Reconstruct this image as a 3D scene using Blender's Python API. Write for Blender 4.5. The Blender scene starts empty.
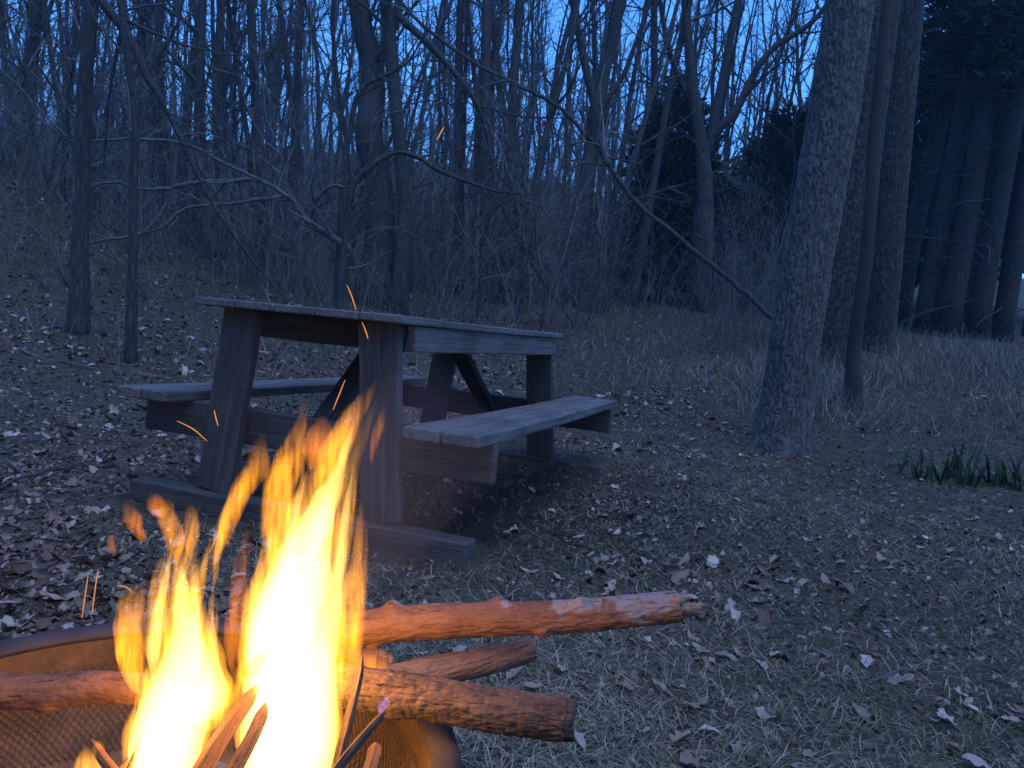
import bpy, math, random
import numpy as np
from mathutils import Vector, Matrix, Euler

R = math.radians
rng = random.Random(11)
nrg = np.random.default_rng(7)
sc = bpy.context.scene
COL = sc.collection

# ------------------------------------------------------------------ camera geometry
FPX, PITCH, ROLL, EYE = 770.0, R(4.9), R(4.5), 0.78


def ray(px, py):
    dx, dy = px - 512.0, py - 384.0
    c, s = math.cos(ROLL), math.sin(ROLL)
    u, v = (dx * c + dy * s) / FPX, -(-dx * s + dy * c) / FPX
    return Vector((u, math.cos(PITCH) + v * math.sin(PITCH), -math.sin(PITCH) + v * math.cos(PITCH)))


def at(px, py, y):
    """the world point seen at a pixel of the photograph, y metres ahead"""
    r = ray(px, py)
    return Vector((0, 0, EYE)) + r * (y / r.y)


# ------------------------------------------------------------------ numpy noise
def _h(ix, iy, seed):
    n = (ix.astype(np.int64) * 374761393 + iy.astype(np.int64) * 668265263 + seed * 974634777) & 0x7fffffff
    n = ((n ^ (n >> 13)) * 1274126177) & 0x7fffffff
    return ((n ^ (n >> 16)) & 0xffff) / 65535.0


def vnoise(x, y, seed=0):
    x = np.asarray(x, float); y = np.asarray(y, float)
    ix, iy = np.floor(x), np.floor(y)
    fx, fy = x - ix, y - iy
    fx = fx * fx * (3 - 2 * fx); fy = fy * fy * (3 - 2 * fy)
    a, b = _h(ix, iy, seed), _h(ix + 1, iy, seed)
    c, d = _h(ix, iy + 1, seed), _h(ix + 1, iy + 1, seed)
    return (a * (1 - fx) + b * fx) * (1 - fy) + (c * (1 - fx) + d * fx) * fy


def fbm(x, y, seed=0, o=4):
    r, a, t = 0, 1.0, 0
    for k in range(o):
        r = r + a * (vnoise(np.asarray(x) * 2 ** k, np.asarray(y) * 2 ** k, seed + k) - .5); t += a; a *= .5
    return r / t


def cell(x, y, seed=0):
    """distance to nearest and second nearest jittered point"""
    x = np.asarray(x, float); y = np.asarray(y, float)
    ix, iy = np.floor(x), np.floor(y)
    d1 = np.full(x.shape, 9.); d2 = np.full(x.shape, 9.)
    for i in (-1, 0, 1):
        for j in (-1, 0, 1):
            cx = ix + i + _h(ix + i, iy + j, seed); cy = iy + j + _h(ix + i, iy + j, seed + 5)
            d = np.hypot(cx - x, cy - y)
            d2 = np.where(d < d1, d1, np.minimum(d2, d)); d1 = np.minimum(d1, d)
    return d1, d2


# ------------------------------------------------------------------ terrain height
def hz(x, y):
    x = np.asarray(x, float); y = np.asarray(y, float)
    t = y - 5.4
    z = .125 * .5 * (t + np.sqrt(t * t + 1.2)) - .003
    z = np.where(y > 60, z - .05 * (y - 60), z)
    z = z + .115 * np.clip(y - 24, 0, 38) * np.clip(1.15 - np.clip(x, 0, None) / np.maximum(y, 1) * 3.2, 0, 1)     # wooded rise behind
    z = z + 3.0 * fbm(x * .06, y * .06, 19, 3) * np.clip((y - 26) / 18, 0, 1)
    # brushy bank on the left
    z = z + .80 * np.exp(-((x + 7.1) / 2.2) ** 2 - ((y - 10.2) / 1.6) ** 2)
    z = z + .13 * np.clip(-x - 1.2, 0, 9) * np.clip((y - 5.2) / 6, 0, 1)
    near = np.clip((np.hypot(x + .2, y - 1.9) - 1.0) / 2.5, .25, 1)
    z = z + near * (.05 * fbm(x * .9, y * .9, 3) + .14 * fbm(x * .22, y * .22, 9) * np.clip((y - 4) / 5, 0, 1))
    return z


def gz(x, y):
    return float(hz(x, y))


def ground_at(px, py):
    r = ray(px, py); t = .4
    while t < 90:
        p = Vector((0, 0, EYE)) + r * t
        if p.z <= gz(p.x, p.y):
            return p
        t += .02 if t < 12 else .06
    return p


# ------------------------------------------------------------------ mesh building
class MB:
    def __init__(s):
        s.v, s.f, s.n, s.c = [], [], 0, []

    def add(s, verts, faces, col=None):
        verts = np.asarray(verts, float)
        faces = np.asarray(faces, np.int64)
        s.v.append(verts); s.f.append(faces + s.n); s.n += len(verts)
        s.c.append(np.full(len(verts), 0.5) if col is None else np.broadcast_to(np.asarray(col, float), (len(verts),)))

    def build(s, name, mat, parent=None, smooth=True, matrix=None):
        me = bpy.data.meshes.new(name)
        V = np.concatenate(s.v) if s.v else np.zeros((0, 3))
        me.vertices.add(len(V)); me.vertices.foreach_set('co', V.astype(np.float32).ravel())
        tot = np.concatenate([np.full(len(f), f.shape[1], np.int32) for f in s.f])
        idx = np.concatenate([f.ravel() for f in s.f]).astype(np.int32)
        me.loops.add(len(idx)); me.loops.foreach_set('vertex_index', idx)
        me.polygons.add(len(tot))
        me.polygons.foreach_set('loop_start', np.concatenate([[0], np.cumsum(tot)[:-1]]).astype(np.int32))
        me.polygons.foreach_set('loop_total', tot)
        me.polygons.foreach_set('use_smooth', np.full(len(tot), smooth, bool))
        a = me.attributes.new('tint', 'FLOAT', 'POINT')
        a.data.foreach_set('value', np.concatenate(s.c).astype(np.float32))
        me.update(calc_edges=True); me.validate()
        if mat: me.materials.append(mat)
        o = bpy.data.objects.new(name, me); COL.objects.link(o)
        if parent: o.parent = parent
        if matrix is not None: o.matrix_local = matrix
        return o

    def tube(s, pts, rad, sides=6, cap=True, squash=None, col=None, bump=0., seed=0):
        P = np.asarray([tuple(p) for p in pts], float); n = len(P)
        r = np.asarray(rad, float) * np.ones(n)
        T = np.gradient(P, axis=0); T /= np.linalg.norm(T, axis=1)[:, None] + 1e-12
        a = np.array([1., 0, 0]) if abs(T[0][0]) < .8 else np.array([0, 1., 0])
        U = np.zeros_like(P); 
        for i in range(n):
            a = a - T[i] * a.dot(T[i]); a /= np.linalg.norm(a) + 1e-12; U[i] = a
        W = np.cross(T, U)
        th = np.arange(sides) * 2 * math.pi / sides
        rr = r[:, None] * np.ones(sides)[None]
        if bump:
            rr = rr * (1 + bump * 2 * fbm(np.cos(th)[None] * 1.3 + np.arange(n)[:, None] * .35 + seed, np.sin(th)[None] * 1.3 + seed * 3.1, seed, 3))
        V = P[:, None] + rr[..., None] * (np.cos(th)[None, :, None] * U[:, None] + np.sin(th)[None, :, None] * W[:, None])
        V = V.reshape(-1, 3)
        i = np.arange(n - 1)[:, None] * sides; j = np.arange(sides)[None]; k = (j + 1) % sides
        F = np.stack([i + j, i + k, i + sides + k, i + sides + j], -1).reshape(-1, 4)
        b = s.n
        s.add(V, F, col)
        if cap and sides > 2:
            s.f.append(np.array([list(range(b + sides - 1, b - 1, -1))])); s.f.append(np.array([list(range(b + (n - 1) * sides, b + n * sides))]))
        return s


def catmull(P, per=6):
    P = [np.asarray(tuple(p), float) for p in P]
    Q = [2 * P[0] - P[1]] + P + [2 * P[-1] - P[-2]]
    out = []
    for i in range(1, len(Q) - 2):
        for k in range(per):
            t = k / per
            out.append(.5 * (2 * Q[i] + (Q[i + 1] - Q[i - 1]) * t + (2 * Q[i - 1] - 5 * Q[i] + 4 * Q[i + 1] - Q[i + 2]) * t * t
                             + (3 * Q[i] - Q[i - 1] - 3 * Q[i + 1] + Q[i + 2]) * t ** 3))
    out.append(P[-1])
    return np.array(out)


def tag(o, label=None, cat=None, group=None, kind=None):
    if label: o['label'] = label
    if cat: o['category'] = cat
    if group: o['group'] = group
    if kind: o['kind'] = kind
    return o


def thing(name, label, cat, loc=(0, 0, 0), group=None):
    o = bpy.data.objects.new(name, None); COL.objects.link(o)
    o.empty_display_size = .1; o.location = loc
    return tag(o, label, cat, group)


def copy_tree(o, parent=None):
    c = o.copy(); COL.objects.link(c)
    if parent: c.parent = parent
    for ch in list(o.children): copy_tree(ch, c)
    return c


# ------------------------------------------------------------------ materials
class NT:
    def __init__(s, name):
        s.m = bpy.data.materials.new(name); s.m.use_nodes = True
        s.t = s.m.node_tree; s.t.nodes.clear()
        s.out = s.n('ShaderNodeOutputMaterial')

    def n(s, ty, **kw):
        nd = s.t.nodes.new(ty)
        for k, v in kw.items():
            if k in nd.inputs: nd.inputs[k].default_value = v
            else: setattr(nd, k, v)
        return nd

    def l(s, a, b): s.t.links.new(a, b)

    def coords(s, scale=(1, 1, 1), kind='Object'):
        tc = s.n('ShaderNodeTexCoord'); mp = s.n('ShaderNodeMapping'); mp.inputs['Scale'].default_value = scale
        s.l(tc.outputs[kind], mp.inputs['Vector']); return mp.outputs[0]

    def noise(s, vec, scale, detail=4, rough=.6, dist=0.):
        nd = s.n('ShaderNodeTexNoise'); nd.inputs['Scale'].default_value = scale; nd.inputs['Detail'].default_value = detail
        nd.inputs['Roughness'].default_value = rough; nd.inputs['Distortion'].default_value = dist
        s.l(vec, nd.inputs['Vector']); return nd.outputs['Fac']

    def ramp(s, fac, stops):
        nd = s.n('ShaderNodeValToRGB'); cr = nd.color_ramp
        while len(cr.elements) < len(stops): cr.elements.new(.5)
        for e, (p, c) in zip(cr.elements, stops): e.position = p; e.color = (*c, 1)
        s.l(fac, nd.inputs['Fac']); return nd.outputs['Color']

    def mix(s, fac, a, b, blend='MIX'):
        nd = s.n('ShaderNodeMix', data_type='RGBA', blend_type=blend)
        for v, i in ((fac, 0), (a, 6), (b, 7)):
            if hasattr(v, 'is_linked') or hasattr(v, 'links'): s.l(v, nd.inputs[i])
            else: nd.inputs[i].default_value = v if i == 0 else (*v, 1)
        return nd.outputs[2]

    def math(s, op, a, b=None):
        nd = s.n('ShaderNodeMath', operation=op)
        for v, i in ((a, 0), (b, 1)):
            if v is None: continue
            if hasattr(v, 'links'): s.l(v, nd.inputs[i])
            else: nd.inputs[i].default_value = v
        return nd.outputs[0]

    def bsdf(s, col, rough=.85, bump=None, bs=.5, bd=.01, metal=0., spec=.3):
        p = s.n('ShaderNodeBsdfPrincipled')
        if hasattr(col, 'links'): s.l(col, p.inputs['Base Color'])
        else: p.inputs['Base Color'].default_value = (*col, 1)
        p.inputs['Roughness'].default_value = rough; p.inputs['Metallic'].default_value = metal
        p.inputs['Specular IOR Level'].default_value = spec
        if bump is not None:
            b = s.n('ShaderNodeBump'); b.inputs['Strength'].default_value = bs; b.inputs['Distance'].default_value = bd
            s.l(bump, b.inputs['Height']); s.l(b.outputs[0], p.inputs['Normal'])
        s.l(p.outputs[0], s.out.inputs['Surface']); return p


def attr_fac(t):
    a = t.n('ShaderNodeAttribute', attribute_name='tint'); return a.outputs['Fac']


def mat_bark(name, dark, light, sx=18, sz=3., bd=.012):
    t = NT(name); v = t.coords((sx, sx, sz))
    vo = t.n('ShaderNodeTexVoronoi', feature='DISTANCE_TO_EDGE'); vo.inputs['Scale'].default_value = 1.
    nz = t.noise(v, 1.2, 5, .65)
    mv = t.n('ShaderNodeVectorMath', operation='ADD'); t.l(v, mv.inputs[0])
    cb = t.n('ShaderNodeCombineXYZ'); t.l(nz, cb.inputs[0]); t.l(nz, cb.inputs[1]); t.l(nz, cb.inputs[2]); t.l(cb.outputs[0], mv.inputs[1])
    t.l(mv.outputs[0], vo.inputs['Vector'])
    e = t.math('MINIMUM', t.math('MULTIPLY', vo.outputs['Distance'], 3.), 1.)
    hgt = t.math('ADD', e, t.math('MULTIPLY', nz, .9))
    c = t.ramp(t.math('MULTIPLY', hgt, .6), [(.15, dark), (.75, light)])
    big = t.noise(t.coords(), 1.1, 3)
    c = t.mix(t.math('MULTIPLY', big, .5), c, tuple(.5 * (a + b) * .8 for a, b in zip(dark, light)))
    t.bsdf(c, .9, hgt, .9, bd); return t.m


def mat_simple(name, a, b, scale=3, rough=.9, bump=None, **kw):
    t = NT(name); v = t.coords(); n = t.noise(v, scale, 4)
    t.bsdf(t.ramp(n, [(.3, a), (.7, b)]), rough, t.noise(v, bump, 4) if bump else None, **kw); return t.m


def mat_tint(name, stops, rough=.8, trans=0.):
    t = NT(name); f = attr_fac(t)
    n = t.noise(t.coords(), 40, 3)
    f2 = t.math('ADD', t.math('MULTIPLY', f, .8), t.math('MULTIPLY', n, .2))
    t.bsdf(t.ramp(f2, stops), rough); return t.m


def mat_wood(name, dark, light, scale=1.):
    """weathered board; grain runs along the part's own x axis"""
    t = NT(name); v = t.coords((1.2 * scale, 26 * scale, 26 * scale))
    g = t.noise(v, 2.2, 6, .7, .6)
    v2 = t.coords((.6, 90, 90)); cr = t.noise(v2, 1.6, 3, .7, .3)
    st = t.noise(t.coords((1.5, 3, 3)), 2.2, 4, .6)
    c = t.ramp(g, [(.28, dark), (.72, light)])
    c = t.mix(t.math('MULTIPLY', t.ramp(st, [(.45, (0, 0, 0)), (.75, (1, 1, 1))]), .55), c, tuple(x * .45 for x in dark))
    c = t.mix(t.ramp(cr, [(.30, (.55, .55, .55)), (.37, (0, 0, 0))]), c, tuple(x * .25 for x in dark))
    kv = t.n('ShaderNodeTexVoronoi'); kv.inputs['Scale'].default_value = 1.; t.l(t.coords((2.6, 7, 7)), kv.inputs['Vector'])
    c = t.mix(t.ramp(kv.outputs['Distance'], [(.05, (.8, .8, .8)), (.16, (0, 0, 0))]), c, tuple(x * .3 for x in dark))
    hgt = t.math('ADD', g, t.math('MULTIPLY', cr, .9))
    t.bsdf(c, .66, hgt, .75, .006, spec=.42); return t.m


M = {}
M['bark_big'] = mat_bark('bark_grey_scaly', (.045, .042, .045), (.30, .29, .29), 30, 9, .010)
M['bark'] = mat_bark('bark_dark', (.022, .020, .020), (.078, .072, .070), 26, 5, .008)
M['bark_pine'] = mat_bark('bark_pine', (.016, .014, .014), (.045, .039, .037), 20, 5, .012)
M['twig'] = mat_simple('twig_bark', (.03, .028, .027), (.085, .078, .075), 6)
M['dead'] = mat_simple('dead_grey_wood', (.05, .047, .047), (.145, .137, .135), 14, bump=60, bd=.004)
M['stem'] = mat_tint('dry_stem', [(0, (.04, .037, .036)), (.6, (.115, .108, .104)), (1, (.25, .235, .22))])
M['needle'] = mat_tint('needle_foliage', [(0, (.008, .014, .010)), (.6, (.024, .037, .026)), (1, (.055, .072, .052))])
M['leaf'] = mat_tint('dead_leaf', [(0, (.035, .022, .015)), (.35, (.13, .088, .060)), (.68, (.27, .21, .165)), (.90, (.44, .385, .345)), (1, (.58, .53, .50))], .6)
M['thatch'] = mat_tint('grass_thatch', [(0, (.035, .027, .018)), (.35, (.062, .078, .038)), (.6, (.15, .148, .085)), (.82, (.33, .285, .20)), (1, (.45, .41, .33))])
M['drygrass'] = mat_tint('dry_grass', [(0, (.04, .033, .026)), (.5, (.15, .13, .105)), (1, (.46, .42, .365))])
M['greengrass'] = mat_tint('young_grass', [(0, (.035, .055, .025)), (1, (.08, .11, .05))])
M['shoot'] = mat_tint('green_shoot', [(0, (.018, .035, .018)), (1, (.045, .08, .035))], .55)
M['plank'] = mat_wood('weathered_plank', (.052, .047, .044), (.22, .208, .202))
M['plank_mid'] = mat_wood('weathered_post', (.036, .030, .027), (.125, .110, .101))  # near frame boards, some shade put into a darker wood tone
M['plank_shaded'] = mat_wood('weathered_frame_shaded', (.025, .019, .016), (.080, .065, .057))  # cleats, braces and far frame: deeper shade put into the wood tone

t = NT('forest_floor'); v = t.coords(kind='Generated'); v = t.coords()
n1, n2, n3 = t.noise(v, .5, 5), t.noise(v, 9, 6, .7), t.noise(v, 60, 3, .7)
c = t.ramp(n2, [(.3, (.030, .022, .016)), (.5, (.075, .058, .042)), (.72, (.17, .138, .105))])
c = t.mix(t.ramp(n1, [(.42, (0, 0, 0)), (.62, (.6, .6, .6))]), c, (.062, .070, .040))
c = t.mix(t.ramp(n3, [(.35, (.5, .5, .5)), (.5, (0, 0, 0))]), c, (.025, .02, .016))
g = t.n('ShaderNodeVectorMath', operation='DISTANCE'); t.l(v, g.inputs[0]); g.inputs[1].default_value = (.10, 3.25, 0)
table_shade = t.math('ADD', t.math('MULTIPLY', g.outputs['Value'], .55), t.math('MULTIPLY', t.noise(v, 1.6, 5), .7))
c = t.mix(t.ramp(table_shade, [(.62, (.85, .85, .85)), (1.0, (0, 0, 0))]), c, (.020, .014, .010))  # contact shadow of the table painted as darker soil
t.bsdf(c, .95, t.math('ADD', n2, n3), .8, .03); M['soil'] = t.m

# ------------------------------------------------------------------ ground
def axis(lo, hi, focus_lo, focus_hi, fine, grow):
    a = list(np.arange(focus_lo, focus_hi, fine)); s = fine; x = focus_lo
    while x > lo: s *= grow; x -= s; a.insert(0, x)
    s = fine; x = a[-1]
    while x < hi: s *= grow; x += s; a.append(x)
    return np.array(a)


gx, gy = axis(-105, 105, -5, 5, .06, 1.06), axis(-24, 128, .6, 9, .06, 1.05)
X, Y = np.meshgrid(gx, gy); Z = hz(X, Y)
mb = MB(); nx, ny = len(gx), len(gy)
ii = np.arange(ny - 1)[:, None] * nx + np.arange(nx - 1)[None]
mb.add(np.stack([X, Y, Z], -1).reshape(-1, 3), np.stack([ii, ii + 1, ii + nx + 1, ii + nx], -1).reshape(-1, 4))
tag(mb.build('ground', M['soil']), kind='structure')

# ------------------------------------------------------------------ trees
def rdir(d, ang, az):
    d = Vector(d).normalized(); a = d.orthogonal().normalized()
    q = Matrix.Rotation(az, 3, d) @ a
    return (d * math.cos(ang) + q * math.sin(ang)).normalized()


def path(rg, p, d, length, seg, wander, trop):
    pts = [Vector(p)]; d = Vector(d).normalized(); n = max(2, int(round(length / seg)))
    for i in range(n):
        d = (d + Vector((rg.gauss(0, wander), rg.gauss(0, wander), rg.gauss(0, wander) + trop))).normalized()
        pts.append(pts[-1] + d * (length / n))
    return pts


def sprout(rg, mb, p, d, length, r, level, spec):
    """a limb with its branches and twigs, all into the crown mesh"""
    sp = spec[level]
    pts = path(rg, p, d, length, sp['seg'], sp['wander'], sp['trop'])
    n = len(pts); rad = [max(r * (1 - .8 * i / (n - 1)), sp['rmin']) for i in range(n)]
    mb.tube(pts, rad, sp['sides'], False, col=rg.random())
    if level + 1 >= len(spec): return
    k = int(length * sp['dens'] + rg.random())
    for _ in range(k):
        t = rg.uniform(.12, 1.0) * (n - 1); i = min(int(t), n - 2); f = t - i
        q = pts[i].lerp(pts[i + 1], f); dd = pts[i + 1] - pts[i]
        fr = t / (n - 1)
        L = length * sp['ratio'] * rg.uniform(.5, 1.15) * (1 - .45 * fr)
        sprout(rg, mb, q, rdir(dd, R(rg.uniform(*sp['ang'])), rg.uniform(0, 6.28)), L, min(rad[i] * .62, L * .018 + .002), level + 1, spec)


SPEC = [dict(seg=.35, wander=.15, trop=.05, rmin=.006, sides=5, dens=3.0, ratio=.42, ang=(28, 62)),
        dict(seg=.25, wander=.17, trop=.03, rmin=.0042, sides=4, dens=6.0, ratio=.45, ang=(28, 60)),
        dict(seg=.2, wander=.2, trop=.02, rmin=.0032, sides=3, dens=10, ratio=.55, ang=(25, 62)),
        dict(seg=.14, wander=.2, trop=.01, rmin=.0026, sides=3, dens=0, ratio=.4, ang=(25, 55))]
SPEC_S = [dict(seg=.3, wander=.13, trop=.05, rmin=.005, sides=4, dens=5.5, ratio=.38, ang=(25, 55)),
          dict(seg=.2, wander=.18, trop=.02, rmin=.0034, sides=3, dens=6, ratio=.4, ang=(25, 60)),
          dict(seg=.15, wander=.2, trop=.01, rmin=.0026, sides=3, dens=0, ratio=.4, ang=(25, 55))]


def limbs_on(rg, mb, pts, rad, lo, count, lmax, spec, ang=(35, 65)):
    n = len(pts)
    for _ in range(count):
        t = rg.uniform(lo, .99) * (n - 1); i = min(int(t), n - 2); f = t - i
        p0, p1 = Vector(tuple(pts[i])), Vector(tuple(pts[i + 1]))
        fr = (t / (n - 1) - lo) / (1 - lo)
        L = lmax * rg.uniform(.45, 1) * (1 - .55 * fr)
        sprout(rg, mb, p0.lerp(p1, f), rdir(p1 - p0, R(rg.uniform(*ang)), rg.uniform(0, 6.28)), L, min(rad[i] * .5, .010 + .010 * L), 0, spec)


def proto_tree(seed, H, r, lo, count, lmax, lean=.03, wander=.05, fork=False):
    rg = random.Random(seed)
    tr, cr = MB(), MB()
    d = Vector((rg.gauss(0, lean), rg.gauss(0, lean), 1))
    pts = path(rg, (0, 0, -.15), d, H, .45, wander, .03); n = len(pts)
    rad = [r * (1.25 if i == 0 else 1.0) * (1 - .82 * i / (n - 1)) + .004 for i in range(n)]
    tr.tube(pts, rad, 8)
    limbs_on(rg, cr, pts, rad, lo, count, lmax, SPEC)
    if fork:
        i = int(n * rg.uniform(.25, .4)); d2 = rdir(pts[i + 1] - pts[i], R(22), rg.uniform(0, 6.28))
        p2 = path(rg, pts[i], d2, H * .6, .45, wander, .05); m = len(p2)
        r2 = [rad[i] * .75 * (1 - .85 * k / (m - 1)) + .004 for k in range(m)]
        tr.tube(p2, r2, 7); limbs_on(rg, cr, p2, r2, .1, count // 2, lmax * .8, SPEC)
    return tr, cr


def tree_thing(name, label, cat, tr, cr, mt, loc, group=None, cname='crown'):
    o = thing(name, label, cat, loc, group)
    tr.build('trunk', mt, o)
    if cr is not None and cr.n: cr.build(cname, M['twig'], o)
    return o


# --- trees and limbs one can point at, laid out where they stand
def px_path(pts, y, y2=None):
    """[(px, py, width px)] at a distance -> world points, radii"""
    P, Rr = [], []
    for k, (px, py, w) in enumerate(pts):
        yy = y if y2 is None else y + (y2 - y) * k / (len(pts) - 1)
        P.append(at(px, py, yy)); Rr.append(w * .5 * yy / FPX)
    return P, Rr


def hero_tree(seed, label, stems, limb=14, lo=.25, lmax=2.2, extra=4.0, mt='bark', name='bare_tree', spec=SPEC, y=None, cat='tree', group=None, flare=1.35):
    rg = random.Random(seed)
    px, py, _ = stems[0][0]
    b = ground_at(px, py)
    if y is None: y = b.y
    tr, cr = MB(), MB(); base = Vector((b.x, y, gz(b.x, y)))
    for k, st in enumerate(stems):
        P, W = px_path(st, y)
        if k == 0:
            P[0].z = gz(P[0].x, P[0].y) - .12; W[0] *= flare
        P = [p - base for p in P]
        d = (P[-1] - P[-2]).normalized()
        if extra > 0:
            for j in range(1, 5):
                P.append(P[-1] + (d + Vector((rg.gauss(0, .1), rg.gauss(0, .1), .2))).normalized() * extra / 4); W.append(max(W[-1] * .8, .006))
        C = catmull([(*p, w) for p, w in zip(P, W)], 5)
        off = fbm(np.arange(len(C)) * .21 + seed, np.full(len(C), k * 7.7), seed, 2)
        C[3:, 0] += off[3:] * C[3:, 3] * .9; C[3:, 1] += off[3:][::-1] * C[3:, 3] * 2.0
        if k == 0: tr.tube(C[:, :3], C[:, 3], 12, bump=.10, seed=seed)
        else: tr.tube(C[:, :3], C[:, 3], 8, bump=.08, seed=seed)
        if limb: limbs_on(rg, cr, list(C[:, :3]), list(C[:, 3]), lo if k == 0 else .1, max(2, limb // (1 if k == 0 else 2)), lmax, spec)
    return tree_thing(name, label, cat, tr, cr, M[mt], base, group)


# the big scaly-barked leaning tree on the right
def scaly_tree(label, poly, y, extra, seed, amp, nz=900, na=240, mt='bark_big'):
    px, py, _ = poly[0]; b = ground_at(px, py)
    if y is None: y = b.y
    base = Vector((b.x, y, gz(b.x, y)))
    P, W = px_path(poly, y); P[0].z = base.z - .1
    P = [p - base for p in P]; d = (P[-1] - P[-2]).normalized()
    for j in range(1, 4): P.append(P[-1] + d * extra / 3); W.append(W[-1] * .93)
    C = catmull([(*p, w) for p, w in zip(P, W)], 12)
    s = np.concatenate([[0], np.cumsum(np.linalg.norm(np.diff(C[:, :3], axis=0), axis=1))])
    ss = np.linspace(0, s[-1], nz)
    C = np.stack([np.interp(ss, s, C[:, k]) for k in range(4)], 1)
    th = np.linspace(0, 2 * math.pi, na, endpoint=False)
    TH, SS = np.meshgrid(th, ss)
    r = C[:, 3][:, None] * np.ones_like(TH)
    flare = np.exp(-np.clip(SS, 0, None) / .16)
    r = r * (1 + flare * (.16 + .45 * np.maximum(0, np.cos(TH * 5 + seed)) * np.exp(-SS / .12)) + .05 * fbm(np.cos(TH) * 1.5 + seed, np.sin(TH) * 1.5 + SS * 1.2, seed, 3))
    R0 = float(np.mean(C[:, 3]))
    wob = fbm(TH * 3, SS * 6, seed + 3, 3) * .9
    per = round(2 * math.pi * R0 / .019)
    # bark plates: cells wrapped round the trunk, drawn out along it
    u = TH / (2 * math.pi) * per
    def fiss(uu):
        w1 = uu + 1.1 * fbm(uu * .8 + 3, SS * 5, seed + 2, 3) + .8 * fbm(uu * 1.7, SS * 16, seed + 6, 2)
        a1 = np.abs(fbm(w1 * 1.3, SS / .14, seed, 2)) * 7.5
        a2 = np.abs(fbm(w1 * 2.1 + 40, SS / .062 + w1 * .35, seed + 11, 2)) * 6.5
        return np.clip(np.minimum(a1, a2 * 1.15), 0, 1) ** .7
    blend = np.clip((u - per + 2.5) / 2.5, 0, 1)
    plate = fiss(u) * (1 - blend) + fiss(u - per) * blend
    plate = np.roll(plate, na // 4, axis=1)
    plate = np.clip(plate * (.85 + .45 * fbm(np.cos(TH) * 3, SS * 9 + np.sin(TH) * 3, seed + 21, 3)) + .5 * fbm(np.cos(TH) * 14, SS * 40 + np.sin(TH) * 14, seed + 31, 3), 0, 1)
    r = r + amp * (plate - .5) + amp * .6 * fbm(np.cos(TH) * 9, SS * 14 + np.sin(TH) * 9, seed + 8, 4)
    T = np.gradient(C[:, :3], axis=0); T /= np.linalg.norm(T, axis=1)[:, None]
    U = np.cross(T, [0, 1., 0]); U /= np.linalg.norm(U, axis=1)[:, None]; Wv = np.cross(T, U)
    V = C[:, None, :3] + r[..., None] * (np.cos(TH)[..., None] * U[:, None] + np.sin(TH)[..., None] * Wv[:, None])
    mb = MB(); i = np.arange(nz - 1)[:, None] * na; j = np.arange(na)[None]; k = (j + 1) % na
    mb.add(V.reshape(-1, 3), np.stack([i + j, i + k, i + na + k, i + na + j], -1).reshape(-1, 4), plate.ravel())
    rg = random.Random(seed); cr = MB()
    top = list(C[int(nz * .6):, :3]); limbs_on(rg, cr, top, list(C[int(nz * .6):, 3]), .3, 9, 2.6, SPEC)
    o = thing('leaning_tree', label, 'tree', base)
    mb.build('trunk', M[mt], o); cr.build('crown', M['twig'], o)
    return o


t = NT('bark_scaly_plates'); f = attr_fac(t); v = t.coords((30, 30, 12))
nn = t.noise(v, 2.5, 5, .7); lich = t.noise(t.coords(), 2.2, 4, .6)
c = t.ramp(t.math('ADD', t.math('MULTIPLY', f, .65), t.math('MULTIPLY', nn, .45)), [(.10, (.026, .025, .024)), (.5, (.080, .077, .074)), (.95, (.142, .138, .134))])
c = t.mix(t.ramp(lich, [(.5, (0, 0, 0)), (.75, (.25, .25, .25))]), c, (.10, .10, .10))
t.bsdf(c, .92, nn, .6, .006); M['bark_plates'] = t.m
t = NT('bark_dark_plates'); f = attr_fac(t); nn = t.noise(t.coords((30, 30, 12)), 2.5, 5, .7)
c = t.ramp(t.math('ADD', t.math('MULTIPLY', f, .65), t.math('MULTIPLY', nn, .45)), [(.12, (.010, .009, .009)), (.5, (.034, .031, .030)), (.95, (.085, .078, .076))])
t.bsdf(c, .95, nn, .6, .008); M['bark_dark_plates'] = t.m

scaly_tree('leaning tree with pale scaly bark standing in the clearing right of the picnic table',
           [(777, 449, 58), (783, 420, 51), (789, 385, 48), (798, 320, 47), (808, 256, 47), (830, 134, 46), (850, 0, 44)], None, 3, 5, .015, mt='bark_plates')
scaly_tree('wide dark rough trunk close behind the pale scaly leaning tree',
           [(826, 366, 62), (832, 300, 58), (840, 250, 56), (858, 120, 48), (879, 0, 39)], None, 4, 8, .022, 600, 200, mt='bark_dark_plates')
scaly_tree('shaded rough trunk right beside the wide dark trunk, nearest the pine grove', [(876, 352, 34), (880, 300, 33), (885, 250, 32), (897, 120, 29), (910, 0, 25)], None, 4, 14, .022, 500, 180, mt='bark_dark_plates')
hero_tree(32, 'slim dark trunk growing in dry grass in front of the wide dark trunk', [[(852, 410, 16), (856, 350, 14), (864, 240, 12), (876, 120, 11), (888, 0, 9)]], 6, .5, mt='bark_dark_plates', flare=1.5)

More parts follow.
